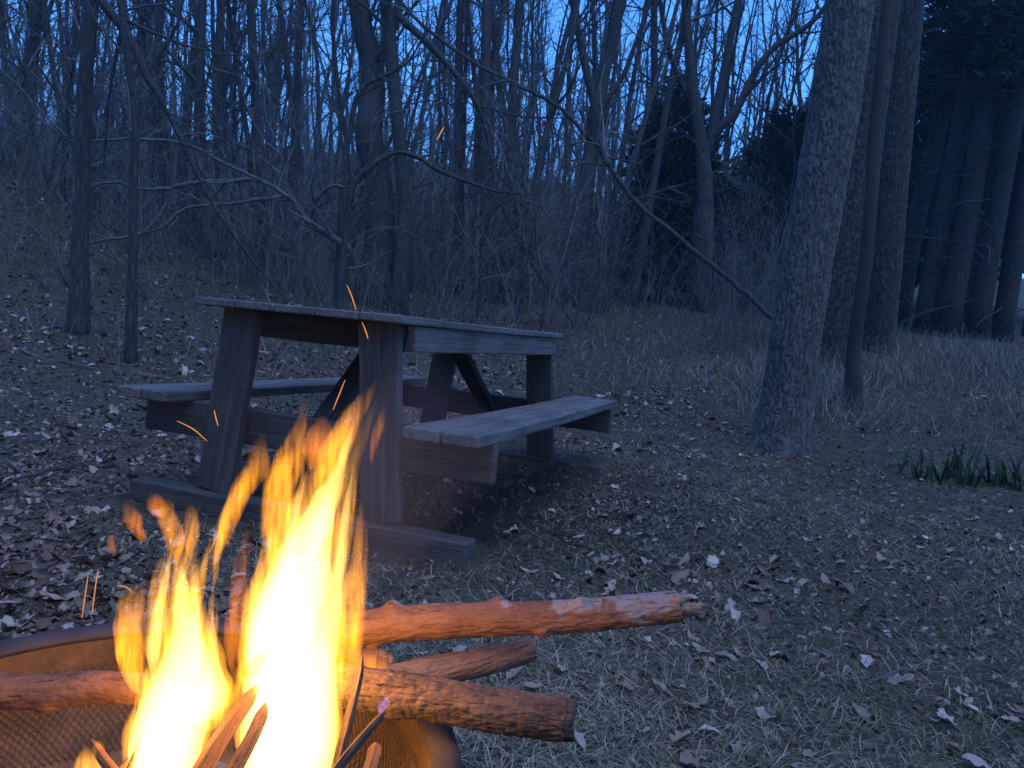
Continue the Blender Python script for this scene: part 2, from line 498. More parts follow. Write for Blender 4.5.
hero_tree(41, 'grey trunked bare tree with one dark curving limb in the litter left of the table',
          [[(78, 333, 18), (80, 240, 16), (84, 120, 14), (92, 0, 12)],
           [(92, -24, 9), (106, 6, 9), (125, 30, 9), (138, 55, 8), (148, 80, 7), (160, 98, 6), (167, 112, 4)][::1],
           [(146, 74, 5), (158, 58, 4), (175, 30, 3), (182, 5, 3)]], 8, .45, 2.0)
hero_tree(42, 'thin crooked tree in leaf litter just left of the picnic table', [[(131, 362, 10), (131, 260, 9), (133, 190, 8), (136, 120, 8), (128, 60, 7), (122, 0, 6)]], 7, .4, 1.5, extra=2)
hero_tree(43, 'broad dark trunk rising straight behind the near end of the picnic table', [[(372, 306, 32), (377, 220, 29), (373, 130, 26), (368, 60, 22), (361, -10, 18)], [(378, 60, 11), (395, 20, 9), (402, -20, 7)]], 13, .4, 2.8)
hero_tree(44, 'slimmer dark trunk paired closely with the broad trunk behind the table', [[(401, 306, 14), (401, 200, 13), (397, 120, 12), (390, 40, 12), (384, -10, 11)], [(398, 15, 8), (425, 42, 7), (452, 70, 6), (475, 100, 5), (486, 130, 4)]], 12, .35, 2.6, y=10.6)
hero_tree(45, 'straight slim tree with a steep side limb behind the middle of the tabletop', [[(487, 303, 12), (485, 200, 11), (486, 100, 10), (487, 0, 9)], [(490, 90, 7), (498, 45, 6), (506, -5, 5)]], 14, .3, 2.2)
hero_tree(46, 'straight slim tree leaning slightly right behind the far part of the tabletop', [[(506, 303, 12), (510, 180, 11), (514, 80, 9), (519, 0, 9)]], 14, .35, 2.2)
hero_tree(47, 'bare tree that forks high into a wide V behind the far end of the table', [[(568, 306, 15), (578, 220, 14), (591, 140, 14), (598, 105, 13), (608, 60, 10), (623, 0, 9)], [(596, 112, 9), (585, 60, 8), (572, -5, 6)], [(600, 110, 7), (625, 70, 5), (648, 8, 4)]], 12, .35, 2.2)
hero_tree(48, 'many stemmed bare tree with heavy spreading limbs between two evergreens',
          [[(703, 300, 18.0), (702, 200, 15.8), (703, 150, 13.7), (690, 80, 10.1), (684, -5, 7.9)], [(706, 158, 9.4), (722, 80, 7.9), (739, -5, 6.5)],
           [(708, 140, 8.6), (735, 110, 7.9), (755, 72, 6.5), (775, 47, 5.8), (808, 25, 5.0), (828, 2, 4.3)], [(700, 120, 5.8), (672, 60, 5.0), (660, 0, 4.3)]], 12, .4, 2.6, y=15)
hero_tree(49, 'thin bare tree bowed over to the right just left of the paired trunks', [[(341, 300, 8), (340, 215, 7), (347, 150, 6), (360, 92, 5), (390, 73, 4), (402, 66, 3)]], 8, .3, 1.0, extra=.3, y=8.6)
hero_tree(50, 'low arched sapling bent like a bow in front of the paired trunks', [[(338, 300, 7), (345, 240, 7), (352, 190, 6), (370, 168, 6), (395, 153, 5), (420, 158, 5), (442, 172, 4), (492, 190, 3)]], 7, .3, .9, extra=.3, y=8.2, name='bent_sapling', spec=SPEC_S)
hero_tree(51, 'dark straight trunk near the left edge of the photo, thickest one there', [[(20, 250, 16), (24, 160, 15), (30, 60, 13), (36, -5, 12)]], 12, .3, 2.0, y=13)
for s, x0, x1, w, yy, lb in ((52, 195, 200, 9, 12.5, 'tall slim tree with a sinuous trunk left of the bowed tree'), (53, 219, 218, 10, 12., 'tall dark slim tree behind the left bench'),
                             (54, 262, 252, 10, 13, 'tall slim tree leaning left behind the left leg of the table'), (55, 172, 160, 9, 14, 'tall slim tree behind the thin crooked tree'),
                             (56, 455, 462, 9, 14.5, 'slim straight tree behind the table midway between paired trunks and steep limbed tree'), (57, 660, 655, 8, 17, 'thin tree standing left of the many stemmed tree'),
                             (58, 632, 690, 8, 15, 'slender tree leaning right across the left evergreen')):
    hero_tree(s, lb, [[(x0, 296 if x0 > 300 else 272, w), (x0 + (x1 - x0) * .3 + 2, 190, w), (x0 + (x1 - x0) * .7 - 2, 90, w * .9), (x1, -5, w * .8)]], 13, .25, 2.0, y=yy)


def limb_thing(name, label, cat, stems, y, y2, seed, tw, mt='dead', spec=SPEC_S, lmax=.8, ground_end=None):
    rg = random.Random(seed); P0, _ = px_path(stems[0], y, y2)
    base = P0[0].copy(); mb = MB(); tms = []
    for st in stems:
        P, W = px_path(st, y, y2)
        C = catmull([(*(p - base), w) for p, w in zip(P, W)], 5)
        C[1:-1, :3] += np.stack([nrg.normal(0, .006, len(C) - 2) for _ in range(3)], 1)
        mb.tube(C[:, :3], C[:, 3], 7, bump=.12, seed=seed)
        for _ in range(tw):
            tm = MB(); limbs_on(rg, tm, list(C[:, :3]), list(C[:, 3]), .1, 1, lmax, spec); tms.append(tm)
    o = thing(name, label, cat, base)
    mb.build('limb', M[mt], o)
    for tm in tms: tm.build('twig', M['stem'], o)
    return o


limb_thing('snapped_branch', 'long pale snapped branch with three forked arms reaching left from the bowed tree', 'branch',
           [[(343, 252, 7), (349, 249, 7), (341, 243, 7), (325, 233, 6), (308, 221, 6), (290, 198, 5), (262, 181, 4), (230, 166, 4), (200, 150, 3), (180, 143, 3), (145, 139, 3), (70, 141, 2)],
            [(283, 196, 4), (255, 200, 4), (225, 204, 3), (185, 209, 3), (160, 228, 3), (120, 238, 3), (72, 244, 2)],
            [(257, 179, 5), (225, 181, 4), (195, 182, 4), (165, 189, 4), (135, 188, 3), (110, 182, 3), (68, 194, 2)],
            [(310, 222, 4), (316, 200, 4), (330, 187, 3), (346, 187, 3)]], 8.5, 8.2, 61, 9)
limb_thing('leaning_dead_tree', 'long thin dead tree leaning diagonally, its foot behind the pale scaly tree', 'dead tree',
           [[(806, 352, 6.1), (772, 318, 5.4), (740, 288, 5.4), (700, 255, 5.4), (660, 222, 4.8), (630, 195, 4.8), (600, 152, 4.1), (560, 108, 4.1), (520, 86, 4.1), (470, 60, 3.4), (420, 22, 3.4), (385, -20, 2.7)],
            [(608, 165, 5), (602, 140, 5), (604, 128, 4)]], 8.6, 10.2, 62, 8, 'bark', SPEC_S, 1.2)
for k, (a, b, w, lb) in enumerate((((25, 232), (72, 290), 6, 'pale broken pole leaning on the brushy bank beside the grey trunk'), ((12, 262), (48, 292), 4, 'short broken stick lying low on the brushy bank'),
                                    ((98, 262), (150, 300), 4, 'broken stick on the ground between the grey trunk and the thin crooked tree'))):
    pa, pb = ground_at(*a), ground_at(*b)
    mb = MB(); m_ = (pa + pb) / 2 + Vector((0, 0, .12)); C = catmull([(0, 0, 0), m_ - pb + Vector((0, 0, .05)), pa - pb + Vector((0, 0, .14))], 6)
    mb.tube(C, [w * .36 * pb.y / FPX * (1 - .04 * i) for i in range(len(C))], 7, bump=.15, seed=k)
    o = mb.build('broken_stick', M['twig']); o.location = pb; tag(o, lb, 'stick')

# --- evergreens
def tuft(V, F, p, d, ln, wd, rg, k=3):
    for _ in range(k):
        q = rdir(d, R(rg.uniform(5, 40)), rg.uniform(0, 6.28)); a = q.orthogonal().normalized(); a = Matrix.Rotation(rg.uniform(0, 6.28), 3, q) @ a
        b = len(V); e = p + q * ln * rg.uniform(.6, 1.1)
        V += [p + a * wd * .4, p - a * wd * .4, (p + e) / 2 + a * wd, e, (p + e) / 2 - a * wd]; F += [(b, b + 2, b + 3, b + 4, b + 1)]


def cone_evergreen(seed, H, rad, low=.1, fol=3800):
    rg = random.Random(seed); tr, cr = MB(), MB()
    tr.tube([(0, 0, -.1), (.03, 0, H * .4), (0, 0, H * .95)], [H * .022, H * .016, .01], 8)
    V, F, Cc = [], [], []
    lob = [rg.uniform(.75, 1.2) for _ in range(40)]
    nb = int(fol / 16)
    for _ in range(nb):
        h = low + (1 - low) * (1 - math.sqrt(rg.random())) ; az = rg.uniform(0, 6.28)
        L = rad * (1 - h) ** .55 * lob[int(az * 2 + h * 9) % 40] * rg.uniform(.65, 1.1) + .12
        d = Vector((math.cos(az), math.sin(az), rg.uniform(-.1, .45))).normalized(); p0 = Vector((0, 0, h * H))
        n0 = len(V)
        for k in range(16):
            f = rg.uniform(.25, 1); p = p0 + d * L * f + Vector((rg.gauss(0, .1), rg.gauss(0, .1), rg.gauss(0, .08) - .12 * f * f))
            tuft(V, F, p, (d + Vector((0, 0, .3))).normalized(), .24, .035, rg, 3)
        Cc += [rg.random()] * (len(V) - n0)
    cr.add([tuple(v) for v in V], F, Cc)
    return tr, cr


def evergreen(label, px, py, H, rad, seed, low=.08, y=None, fol=3800):
    b = ground_at(px, py); y = y or b.y; p = at(px, py, y); p.z = gz(p.x, y)
    tr, cr = cone_evergreen(seed, H, rad, low, fol)
    o = thing('evergreen_tree', label, 'evergreen tree', p); tr.build('trunk', M['bark_pine'], o); cr.build('foliage', M['needle'], o, smooth=False)


evergreen('pointed dark evergreen standing left of the many stemmed bare tree', 664, 300, 4.6, 1.45, 71, y=16.5, fol=7000)
evergreen('bushy dark evergreen behind the many stemmed tree, just left of the pale scaly tree', 775, 292, 4.5, 1.7, 72, low=.16, y=18, fol=7000)
evergreen('low rounded evergreen between the two taller evergreens', 735, 296, 4.0, 1.5, 73, y=25, fol=3600)
evergreen('narrow evergreen tip showing left of the pale scaly tree above the bushy evergreen', 806, 296, 7.6, 1.3, 74, y=24, fol=4200)
evergreen('broad shadowed evergreen filling the gap behind the pine grove trunks', 940, 320, 7.5, 3.2, 75, low=.2, y=19, fol=7000)
evergreen('dim evergreen seen between the wide dark trunks and the leftmost grove pine', 905, 318, 7.0, 2.2, 77, low=.06, y=21, fol=5000)
evergreen('tall shadowed evergreen beyond the right edge of the pine grove', 1035, 326, 8.5, 3.0, 76, low=.15, y=18, fol=6500)


def pine(seed, H, r, low):
    rg = random.Random(seed); tr, cr, fo = MB(), MB(), MB()
    pts = path(rg, (0, 0, -.15), (0, 0, 1), H, .8, .012, .05); n = len(pts)
    rad = [r * (1.2 if i == 0 else 1) * (1 - .6 * i / (n - 1)) for i in range(n)]
    tr.tube(pts, rad, 14, bump=.08, seed=seed)
    V, F, Cc = [], [], []
    for _ in range(40):
        h = rg.uniform(low, H * .98); i = min(int(h / H * (n - 1)), n - 2)
        az = rg.uniform(0, 6.28); d = Vector((math.cos(az), math.sin(az), rg.uniform(-.25, .3))).normalized()
        L = rg.uniform(1.2, 2.6) * (1 - .35 * h / H)
        br = path(rg, pts[i], d, L, .3, .08, -.02); m = len(br)
        cr.tube(br, [max(.022 * (1 - k / m), .006) for k in range(m)], 4, False)
        n0 = len(V)
        for _ in range(int(L * 34)):
            k = rg.uniform(.15, 1) * (m - 1); a = min(int(k), m - 2)
            p = br[a].lerp(br[a + 1], k - a) + Vector((rg.gauss(0, .16), rg.gauss(0, .16), rg.gauss(0, .12)))
            tuft(V, F, p, (d + Vector((rg.gauss(0, .6), rg.gauss(0, .6), .1))).normalized(), .26, .022, rg, 3)
        Cc += [rg.random()] * (len(V) - n0)
    for _ in range(26):   # dead lower snags
        h = rg.uniform(.8, low + 1); i = min(int(h / H * (n - 1)), n - 2); az = rg.uniform(0, 6.28)
        br = path(rg, pts[i], (math.cos(az), math.sin(az), -.15), rg.uniform(.4, 1.6), .2, .12, -.03)
        cr.tube(br, [.012 * (1 - .8 * k / len(br)) for k in range(len(br))], 4, False)
    fo.add([tuple(v) for v in V], F, Cc)
    return tr, cr, fo


protos = []
for k in range(3):
    a, b, c_ = pine(80 + k, 13, .16, 4.8)
    protos.append((a, b, c_))
P_done = {}
for k, (px, py, sc_, lb) in enumerate(((897, 327, 1.0, 'leftmost pine of the dark grove, leaning right, next to the wide dark trunk'), (923, 334, .95, 'second pine from the left in the dark grove'),
                                        (946, 337, 1.1, 'middle pine of the dark grove, foot in pale grass'), (976, 339, 1.05, 'pine right of the middle one in the dark grove'),
                                        (1000, 341, .95, 'rightmost pine of the front row in the dark grove'), (966, 322, .9, 'pine half hidden behind the front row of the dark grove'),
                                        (1032, 338, 1.0, 'pine at the right edge of the photo beyond the front row'), (922, 316, .9, 'pine standing far back behind the leftmost pair of the grove'))):
    p = ground_at(px, py); i = k % 3
    if i not in P_done:
        o = thing('pine_tree', lb, 'pine tree', p, 'pines of the dark grove on the right')
        protos[i][0].build('trunk', M['bark_pine'], o); cm = protos[i][1]; nb = sum(len(f) for f in cm.f); fo = protos[i][2]
        cm.v += fo.v; cm.c += fo.c; cm.f += [f + cm.n for f in fo.f]; cm.n += fo.n      # boughs and needles are one crown
        co = cm.build('crown', M['twig'], o, smooth=False); co.data.materials.append(M['needle'])
        mi = np.zeros(len(co.data.polygons), np.int32); mi[nb:] = 1; co.data.polygons.foreach_set('material_index', mi)
        P_done[i] = o
    else:
        o = copy_tree(P_done[i]); tag(o, lb); o.location = p
    o.rotation_euler = (R(rng.gauss(0, 1)), R(rng.uniform(0, 2.5)), 0)
    o.rotation_euler.rotate_axis('Z', rng.uniform(0, 6.28)); o.scale = (sc_ * (1.15 if k < 6 else 1),) * 2 + (sc_,)

# --- the crowd of bare trees
TP = []
for k, (H, r, lo, cnt, lmax, fork) in enumerate(((11, .052, .18, 26, 2.2, False), (13, .066, .25, 26, 2.6, False), (9, .045, .12, 24, 1.9, False), (12, .07, .18, 26, 2.4, True),
                                                 (14, .082, .3, 24, 3.0, False), (10, .05, .15, 24, 2.1, True), (12.5, .058, .25, 24, 2.2, False), (8, .036, .10, 24, 1.6, False))):
    TP.append(proto_tree(200 + k, H, r, lo, cnt, lmax, .05, .05, fork))
made = {}; placed = []
ZONES = (('left', (-.80, -.22), (11, 42), 84, 'slender bare tree in the crowded wood behind the leaf litter left of the table', 'bare trees of the left wood'),
         ('mid', (-.22, .20), (13, 42), 62, 'slender bare tree in the crowded wood behind the picnic table', 'bare trees of the middle wood'),
         ('right', (.16, .42), (19, 42), 24, 'slender bare tree in the far wood around the evergreens', 'bare trees of the far right wood'),
         ('grove', (.42, .85), (24, 40), 14, 'slender bare tree half hidden behind the dark pine grove', 'bare trees behind the pine grove'))
for zn, (u0, u1), (y0, y1), num, lb, gr in ZONES:
    got = 0; tries = 0
    while got < num and tries < 4000:
        tries += 1
        y = y0 + (y1 - y0) * rng.random() ** 1.25; x = rng.uniform(u0, u1) * y
        if y < 19 and .12 < x / y < .42: continue
        if any((x - a) ** 2 + (y - b) ** 2 < (.045 * y + .25) ** 2 for a, b in placed): continue
        placed.append((x, y)); i = rng.randrange(len(TP)); got += 1
        if i not in made:
            o = tree_thing('bare_tree', lb, 'tree', TP[i][0], TP[i][1], M['bark'], (0, 0, 0), gr); made[i] = o
        else:
            o = copy_tree(made[i]); tag(o, lb, 'tree', gr)
        o.location = (x, y, gz(x, y)); s = rng.uniform(.8, 1.2); o.scale = (s, s, s * rng.uniform(.95, 1.15))
        o.rotation_euler = (R(rng.gauss(0, 2.5)), R(rng.gauss(0, 2.5)), rng.uniform(0, 6.28))

# unseen evergreens added behind the camera to block low sky light
tr, cr = cone_evergreen(90, 9, 2.6, .04, 4200); mb = MB(); V = np.concatenate(cr.v)
for k in range(19):
    if -72 < -188 + 10.9 * k < -22: continue      # gap left so sky light reaches the table apron
    a = R(-188 + 10.9 * k) + rng.uniform(-.05, .05); d = rng.uniform(9.5, 12.5); x, y = d * math.cos(a), d * math.sin(a) + 1.0; q = rng.uniform(0, 6.28); z = rng.uniform(.85, 1.25)
    W = np.stack([(V[:, 0] * math.cos(q) - V[:, 1] * math.sin(q)) * z + x, (V[:, 0] * math.sin(q) + V[:, 1] * math.cos(q)) * z + y, V[:, 2] * z + gz(x, y)], 1)
    b = mb.n; mb.v.append(W); mb.c.append(np.concatenate(cr.c)); mb.n += len(W)
    for f in cr.f: mb.f.append(f + b)
tag(mb.build('sky_blocker_trees', M['needle'], smooth=False), 'unseen dark evergreens added behind the camera to cut low sky light', 'wood', kind='stuff')

# saplings at the wood's edge
def sapling(seed, H, stems):
    rg = random.Random(seed); mb = MB()
    for _ in range(stems):
        d = Vector((rg.gauss(0, .18), rg.gauss(0, .18), 1)); L = H * rg.uniform(.6, 1)
        sprout(rg, mb, (rg.gauss(0, .08), rg.gauss(0, .08), -.05), d, L, .006 + L * .0035, 0, SPEC_S)
    return mb


SP = [sapling(300 + k, h, s) for k, (h, s) in enumerate(((3.2, 3), (2.4, 4), (4.2, 2), (1.8, 5), (3.6, 2)))]
made = {}
for (u0, u1), (y0, y1), num, lb, gr in (((-.72, -.25), (9.5, 19), 60, 'thin twiggy sapling in the undergrowth left of the paired trunks', 'saplings of the left undergrowth'),
                                        ((-.25, .13), (10.5, 20), 58, 'thin twiggy sapling in the undergrowth behind the picnic table', 'saplings of the middle undergrowth'),
                                        ((.13, .34), (14.5, 24), 34, 'thin twiggy sapling at the foot of the evergreens', 'saplings by the evergreens')):
    for _ in range(num):
        y = y0 + (y1 - y0) * rng.random() ** 1.2; x = rng.uniform(u0, u1) * y; i = rng.randrange(5)
        if i not in made:
            o = SP[i].build('sapling', M['stem']); made[i] = o
        else:
            o = made[i].copy(); COL.objects.link(o)
        tag(o, lb, 'sapling', gr); o.location = (x, y, gz(x, y)); s = rng.uniform(.75, 1.3); o.scale = (s, s, s); o.rotation_euler = (0, 0, rng.uniform(0, 6.28))

# undergrowth: countless thin dry stems
def thicket(name, num, u0, u1, y0, y1, hmin, hmax, seed):
    rg = random.Random(seed); mb = MB()
    for _ in range(num):
        y = y0 + (y1 - y0) * rg.random() ** 1.3; x = rg.uniform(u0, u1) * y
        if vnoise(x * .6, y * .6, seed) < .33 + .2 * rg.random(): continue
        L = rg.uniform(hmin, hmax) * (.6 + .8 * float(vnoise(x * .4 + 9, y * .4, seed)))
        p = path(rg, (x, y, gz(x, y) - .03), (rg.gauss(0, .25), rg.gauss(0, .25), 1), L, L / 4.2, .16, -.02)
        c = rg.random(); w = rg.uniform(.0028, .0055) * (y / 11) ** .5
        mb.tube(p, [w * (1 - .7 * i / (len(p) - 1)) for i in range(len(p))], 3, False, col=c)
        for _ in range(2):
            q = p[rg.randrange(1, len(p))]
            mb.tube(path(rg, q, (rg.gauss(0, .7), rg.gauss(0, .7), .6), L * .35, L * .13, .2, 0), w * .5, 3, False, col=c)
    tag(mb.build(name, M['stem']), 'tangle of thin dry stems under the bare trees' if name == 'undergrowth' else 'tall pale brush deep in the wood', 'undergrowth', kind='stuff')


thicket('undergrowth', 5200, -.80, .36, 9.5, 26, .5, 1.8, 401)

thicket('far_brush', 6000, -.80, .62, 25, 64, 2.0, 5.0, 402)

# far wood that reads as one mass
mb = MB(); rg = random.Random(77)
lite = []
for k in range(4):
    a, b = MB(), MB(); H = rg.uniform(10, 15)
    pts = path(rg, (0, 0, 0), (rg.gauss(0, .04), rg.gauss(0, .04), 1), H, 1.0, .05, .03); n = len(pts); rad = [.11 * (1 - .8 * i / n) + .01 for i in range(n)]
    a.tube(pts, rad, 5)
    SL = [dict(SPEC[0], seg=.6, dens=2.6, rmin=.012), dict(SPEC[1], seg=.45, dens=3.6, rmin=.010, sides=3), dict(SPEC[2], seg=.4, dens=0, rmin=.008)]
    limbs_on(rg, a, pts, rad, .12, 24, 2.4, SL)
    V = np.concatenate(a.v); lite.append((V, a.f, a.n))
for _ in range(230):
    y = rg.uniform(42, 75); x = rg.uniform(-.85, .8) * y; V, Fs, n = lite[rg.randrange(4)]
    an = rg.uniform(0, 6.28); s = rg.uniform(.75, 1.15); c, q = math.cos(an), math.sin(an)
    W = np.stack([(V[:, 0] * c - V[:, 1] * q) * s + x, (V[:, 0] * q + V[:, 1] * c) * s + y, V[:, 2] * s + gz(x, y) - .1], 1)
    b = mb.n; mb.v.append(W); mb.c.append(np.full(len(W), .4)); mb.n += len(W)
    for f in Fs: mb.f.append(f + b)
tag(mb.build('far_wood', M['twig']), 'far grey mass of bare trees closing the view behind the wood', 'wood', kind='stuff')

# ------------------------------------------------------------------ litter and grass
OUT = np.array([(0, -.5), (.12, -.40), (.21, -.28), (.19, -.14), (.29, .0), (.22, .14), (.23, .28), (.11, .38), (0, .50),
                (-.12, .36), (-.22, .27), (-.21, .12), (-.29, -.02), (-.20, -.15), (-.21, -.29), (-.11, -.39)])


def leaves(name, xs, ys, zs, size, tint, mat, lift=.5, rgn=nrg):
    n = len(xs); m = len(OUT)
    base = np.concatenate([[(0, 0)], OUT])
    sx = rgn.uniform(.45, 1.1, n); sz = size
    px = base[None, :, 0] * sx[:, None] * (1 + .25 * rgn.normal(0, 1, (n, m + 1))); py = base[None, :, 1] * np.ones((n, 1))
    fold = rgn.uniform(-.2, 1.5, n)[:, None]; curl = rgn.uniform(-1.0, 1.4, n)[:, None]; tw = rgn.normal(0, .9, n)[:, None]
    pz = np.abs(px) * fold * .8 + curl * py ** 2 * .9 + tw * px * py + rgn.normal(0, .02, (n, m + 1))
    L = np.stack([px, py, pz], -1) * sz[:, None, None]
    az = rgn.uniform(0, 6.283, n); ti = rgn.normal(0, .35, n) * lift * 2; tj = rgn.normal(0, .35, n) * lift * 2
    def rot(L, a, i, j):
        c, s = np.cos(a)[:, None], np.sin(a)[:, None]; A, B = L[..., i].copy(), L[..., j].copy()
        L[..., i] = A * c - B * s; L[..., j] = A * s + B * c
    rot(L, ti, 1, 2); rot(L, tj, 0, 2); rot(L, az, 0, 1)
    L[..., 2] -= L[..., 2].min(1)[:, None] * .75
    L += np.stack([xs, ys, zs], -1)[:, None]
    k = np.arange(m); tri = np.stack([np.zeros(m, int), 1 + k, 1 + (k + 1) % m], -1)
    F = (tri[None] + (np.arange(n) * (m + 1))[:, None, None]).reshape(-1, 3)
    mb = MB(); mb.add(L.reshape(-1, 3), F, np.repeat(tint, m + 1))
    return mb.build(name, mat, smooth=True)


def scatter(n, ylo, yhi, u0, u1, power=1.0, pad=.3):
    y = ylo * (yhi / ylo) ** nrg.random(n) ** power
    x = nrg.uniform(u0, u1, n) * (y + pad)
    return x, y


# table frame (fitted to the photograph)
TQ = dict(x=-.7453, y=2.5188, yaw=-.3286, tu=-.0093, tv=-.024)
cyw, syw = math.cos(TQ['yaw']), math.sin(TQ['yaw'])
TABLE = Matrix(((cyw, -syw, 0, TQ['x']), (syw, cyw, 0, TQ['y']), (0, 0, 1, 0), (0, 0, 0, 1))) @ Matrix(((1, 0, -TQ['tu'], 0), (0, 1, -TQ['tv'], 0), (TQ['tu'], TQ['tv'], 1, 0), (0, 0, 0, 1)))
TABLE.translation.z = .0045


def table_uv(x, y):
    dx, dy = x - TQ['x'], y - TQ['y']
    return dx * cyw + dy * syw, -dx * syw + dy * cyw


def clear_of(x, y):
    """keep litter out of the fire bowl"""
    return np.hypot(x + .383, y - .754) > .30


x, y = scatter(54000, .95, 19, -.94, .90, .8)
left = 1 / (1 + np.exp((x - .13 * y + .80) * 2.8))      # thick litter on the left, thin on the right
u, v_ = table_uv(x, y); under = (np.abs(u) < .75) & (v_ > -.1) & (v_ < 2.2)
back = np.clip((y - 4.2) / 3, 0, 1)
drift = np.where(left < .5, np.clip(6 * (vnoise(x * 2.1 + 7, y * 2.1, 88) - .62), 0, 1) * 3.2, 1)
keep = (nrg.random(len(x)) < np.clip(left + .03 + .5 * back * (x < 1.2 + .1 * y) + .07 * (vnoise(x * 1.3, y * 1.3, 4) > .6), np.where(y > 2.6, .06, .03), 1) * drift * np.where(under, .14, 1) * (.45 + .9 * vnoise(x * 1.7, y * 1.7, 21))) & clear_of(x, y)
x, y = x[keep], y[keep]
size = np.clip(np.exp(nrg.normal(math.log(.034), .48, len(x))), .014, .085) * (1 + .3 * (y > 6))
tag(leaves('leaf_litter', x, y, hz(x, y) - .006, size, np.clip(nrg.beta(1.1, 1.25, len(x)) * 1.0, 0, 1), M['leaf']), 'dead brown leaves lying all over the clearing floor', 'leaves', kind='stuff')
# broad pale leaves lying about the grass on the right
x, y = scatter(430, 1.0, 8, -.10, .78, .9); kp = (vnoise(x * 1.4 + 2, y * 1.4, 95) > .42); x, y = x[kp], y[kp]
tag(leaves('pale_leaves', x, y, hz(x, y) + .004, nrg.uniform(.026, .068, len(x)), np.clip(nrg.normal(.72, .15, len(x)), 0, 1), M['leaf'], .25), 'broad pale curled leaves lying on the matted grass', 'leaves', kind='stuff')
# small crumbled litter
x, y = scatter(110000, .85, 15, -.94, .94, .62)
u, v_ = table_uv(x, y); under = (np.abs(u) < .75) & (v_ > -.1) & (v_ < 2.2)
keep = clear_of(x, y) & (nrg.random(len(x)) < (.35 + .65 * vnoise(x * 2.3, y * 2.3, 33)) * np.where(under, .25, 1)); x, y = x[keep], y[keep]
tag(leaves('leaf_crumbs', x, y, hz(x, y) - .004, nrg.uniform(.009, .030, len(x)) * (1 + .05 * y), np.clip(nrg.beta(1.5, 2.2, len(x)), 0, 1), M['leaf'], .6), 'crumbled bits of dead leaf between the grass blades', 'leaf crumbs', kind='stuff')


def blades(name, x, y, ln, wd, elev, tint, mat, bend=.35, label='', cat='grass'):
    n = len(x); az = nrg.uniform(0, 6.283, n)
    dx, dy = np.cos(az), np.sin(az); z = hz(x, y) - .005
    ce, se = np.cos(elev), np.sin(elev)
    b = nrg.normal(0, bend, n); b2 = nrg.uniform(0, bend, n)
    V = np.zeros((n, 5, 3))
    for k, (f, w) in enumerate(((0, 1), (0, -1), (.55, .8), (.55, -.8), (1, 0))):
        cx = x + ln * f * ce * dx - ln * f * f * b * dy; cy = y + ln * f * ce * dy + ln * f * f * b * dx
        V[:, k, 0] = cx - dy * wd * .5 * w; V[:, k, 1] = cy + dx * wd * .5 * w
        V[:, k, 2] = z + np.maximum(ln * f * se - ln * f * f * b2 * se * .9, .003 * f)
    o = np.arange(n)[:, None] * 5
    mb = MB(); mb.add(V.reshape(-1, 3), o + np.array([[0, 1, 3, 2]]), np.repeat(tint, 5)); mb.f.append(o + np.array([[2, 3, 4]]))
    return tag(mb.build(name, mat, smooth=False), label, cat, kind='stuff')


x, y = scatter(380000, .8, 13, -.94, .94, .62)
x2, y2 = scatter(150000, .8, 3.6, -.55, .78, 1.0); x, y = np.concatenate([x, x2]), np.concatenate([y, y2])
rt = 1 / (1 + np.exp(-(x - .1 * y + .75) * 2.4)); u, v_ = table_uv(x, y); under = (np.abs(u) < .7) & (v_ > -.1) & (v_ < 2.1)
keep = (nrg.random(len(x)) < (.12 + .88 * rt) * np.where(under, .22, 1) * (.35 + .9 * vnoise(x * 1.9, y * 1.9, 41))) & clear_of(x, y); x, y = x[keep], y[keep]
tn = np.clip(nrg.normal(.44, .31, len(x)) + .7 * (vnoise(x * .8, y * .8, 52) - .5), 0, 1)
blades('matted_grass', x, y, nrg.uniform(.02, .085, len(x)), nrg.uniform(.0008, .0022, len(x)) * (1 + y * .15), np.abs(nrg.normal(.10, .30, len(x))), tn, M['thatch'], .5, 'matted greyish grass and thatch of the clearing')

# tall dry grass, on the right and in wisps at the wood's edge
n = 60000; y = 5.2 * (16 / 5.2) ** nrg.random(n); x = nrg.uniform(.05, .95, n) * y
edge = np.clip((y - 5.6 - .5 * vnoise(x * .9, y * .9, 61) * 2) / 1.6, 0, 1); cl = vnoise(x * .8, y * .8, 62)
keep = nrg.random(n) < edge * np.clip(cl * 2.2 - .45, .05, 1) * np.where(x < .30 * y, .25, 1); x, y, cl = x[keep], y[keep], cl[keep]
blades('dry_grass', x, y, nrg.uniform(.14, .48, len(x)) * (.5 + .75 * cl) * np.where(x < .30 * y, .6, 1), nrg.uniform(.002, .0045, len(x)) * (1 + y * .05), nrg.normal(1.05, .32, len(x)), np.clip(nrg.normal(.5, .25, len(x)), 0, 1), M['drygrass'], .4, 'tall dry straw coloured grass around the tree feet')
n = 26000; y = 5.6 * (17 / 5.6) ** nrg.random(n); x = nrg.uniform(-.80, .08, n) * y; cl = vnoise(x * .9, y * .9, 63)
keep = nrg.random(n) < np.clip(np.clip((y - 5.8) / 4, .03, .6) * np.clip(cl * 2 - .8, 0.02, 1) + .8 * np.exp(-((x + 6.7) / 1.6) ** 2 - ((y - 10.0) / 1.6) ** 2), 0, 1); x, y = x[keep], y[keep]
blades('grass_wisps', x, y, nrg.uniform(.15, .55, len(x)), nrg.uniform(.002, .004, len(x)) * (1 + y * .05), nrg.normal(1.05, .35, len(x)), np.clip(nrg.normal(.45, .25, len(x)), 0, 1), M['drygrass'], .4, 'wispy dry grass among the litter at the edge of the wood')

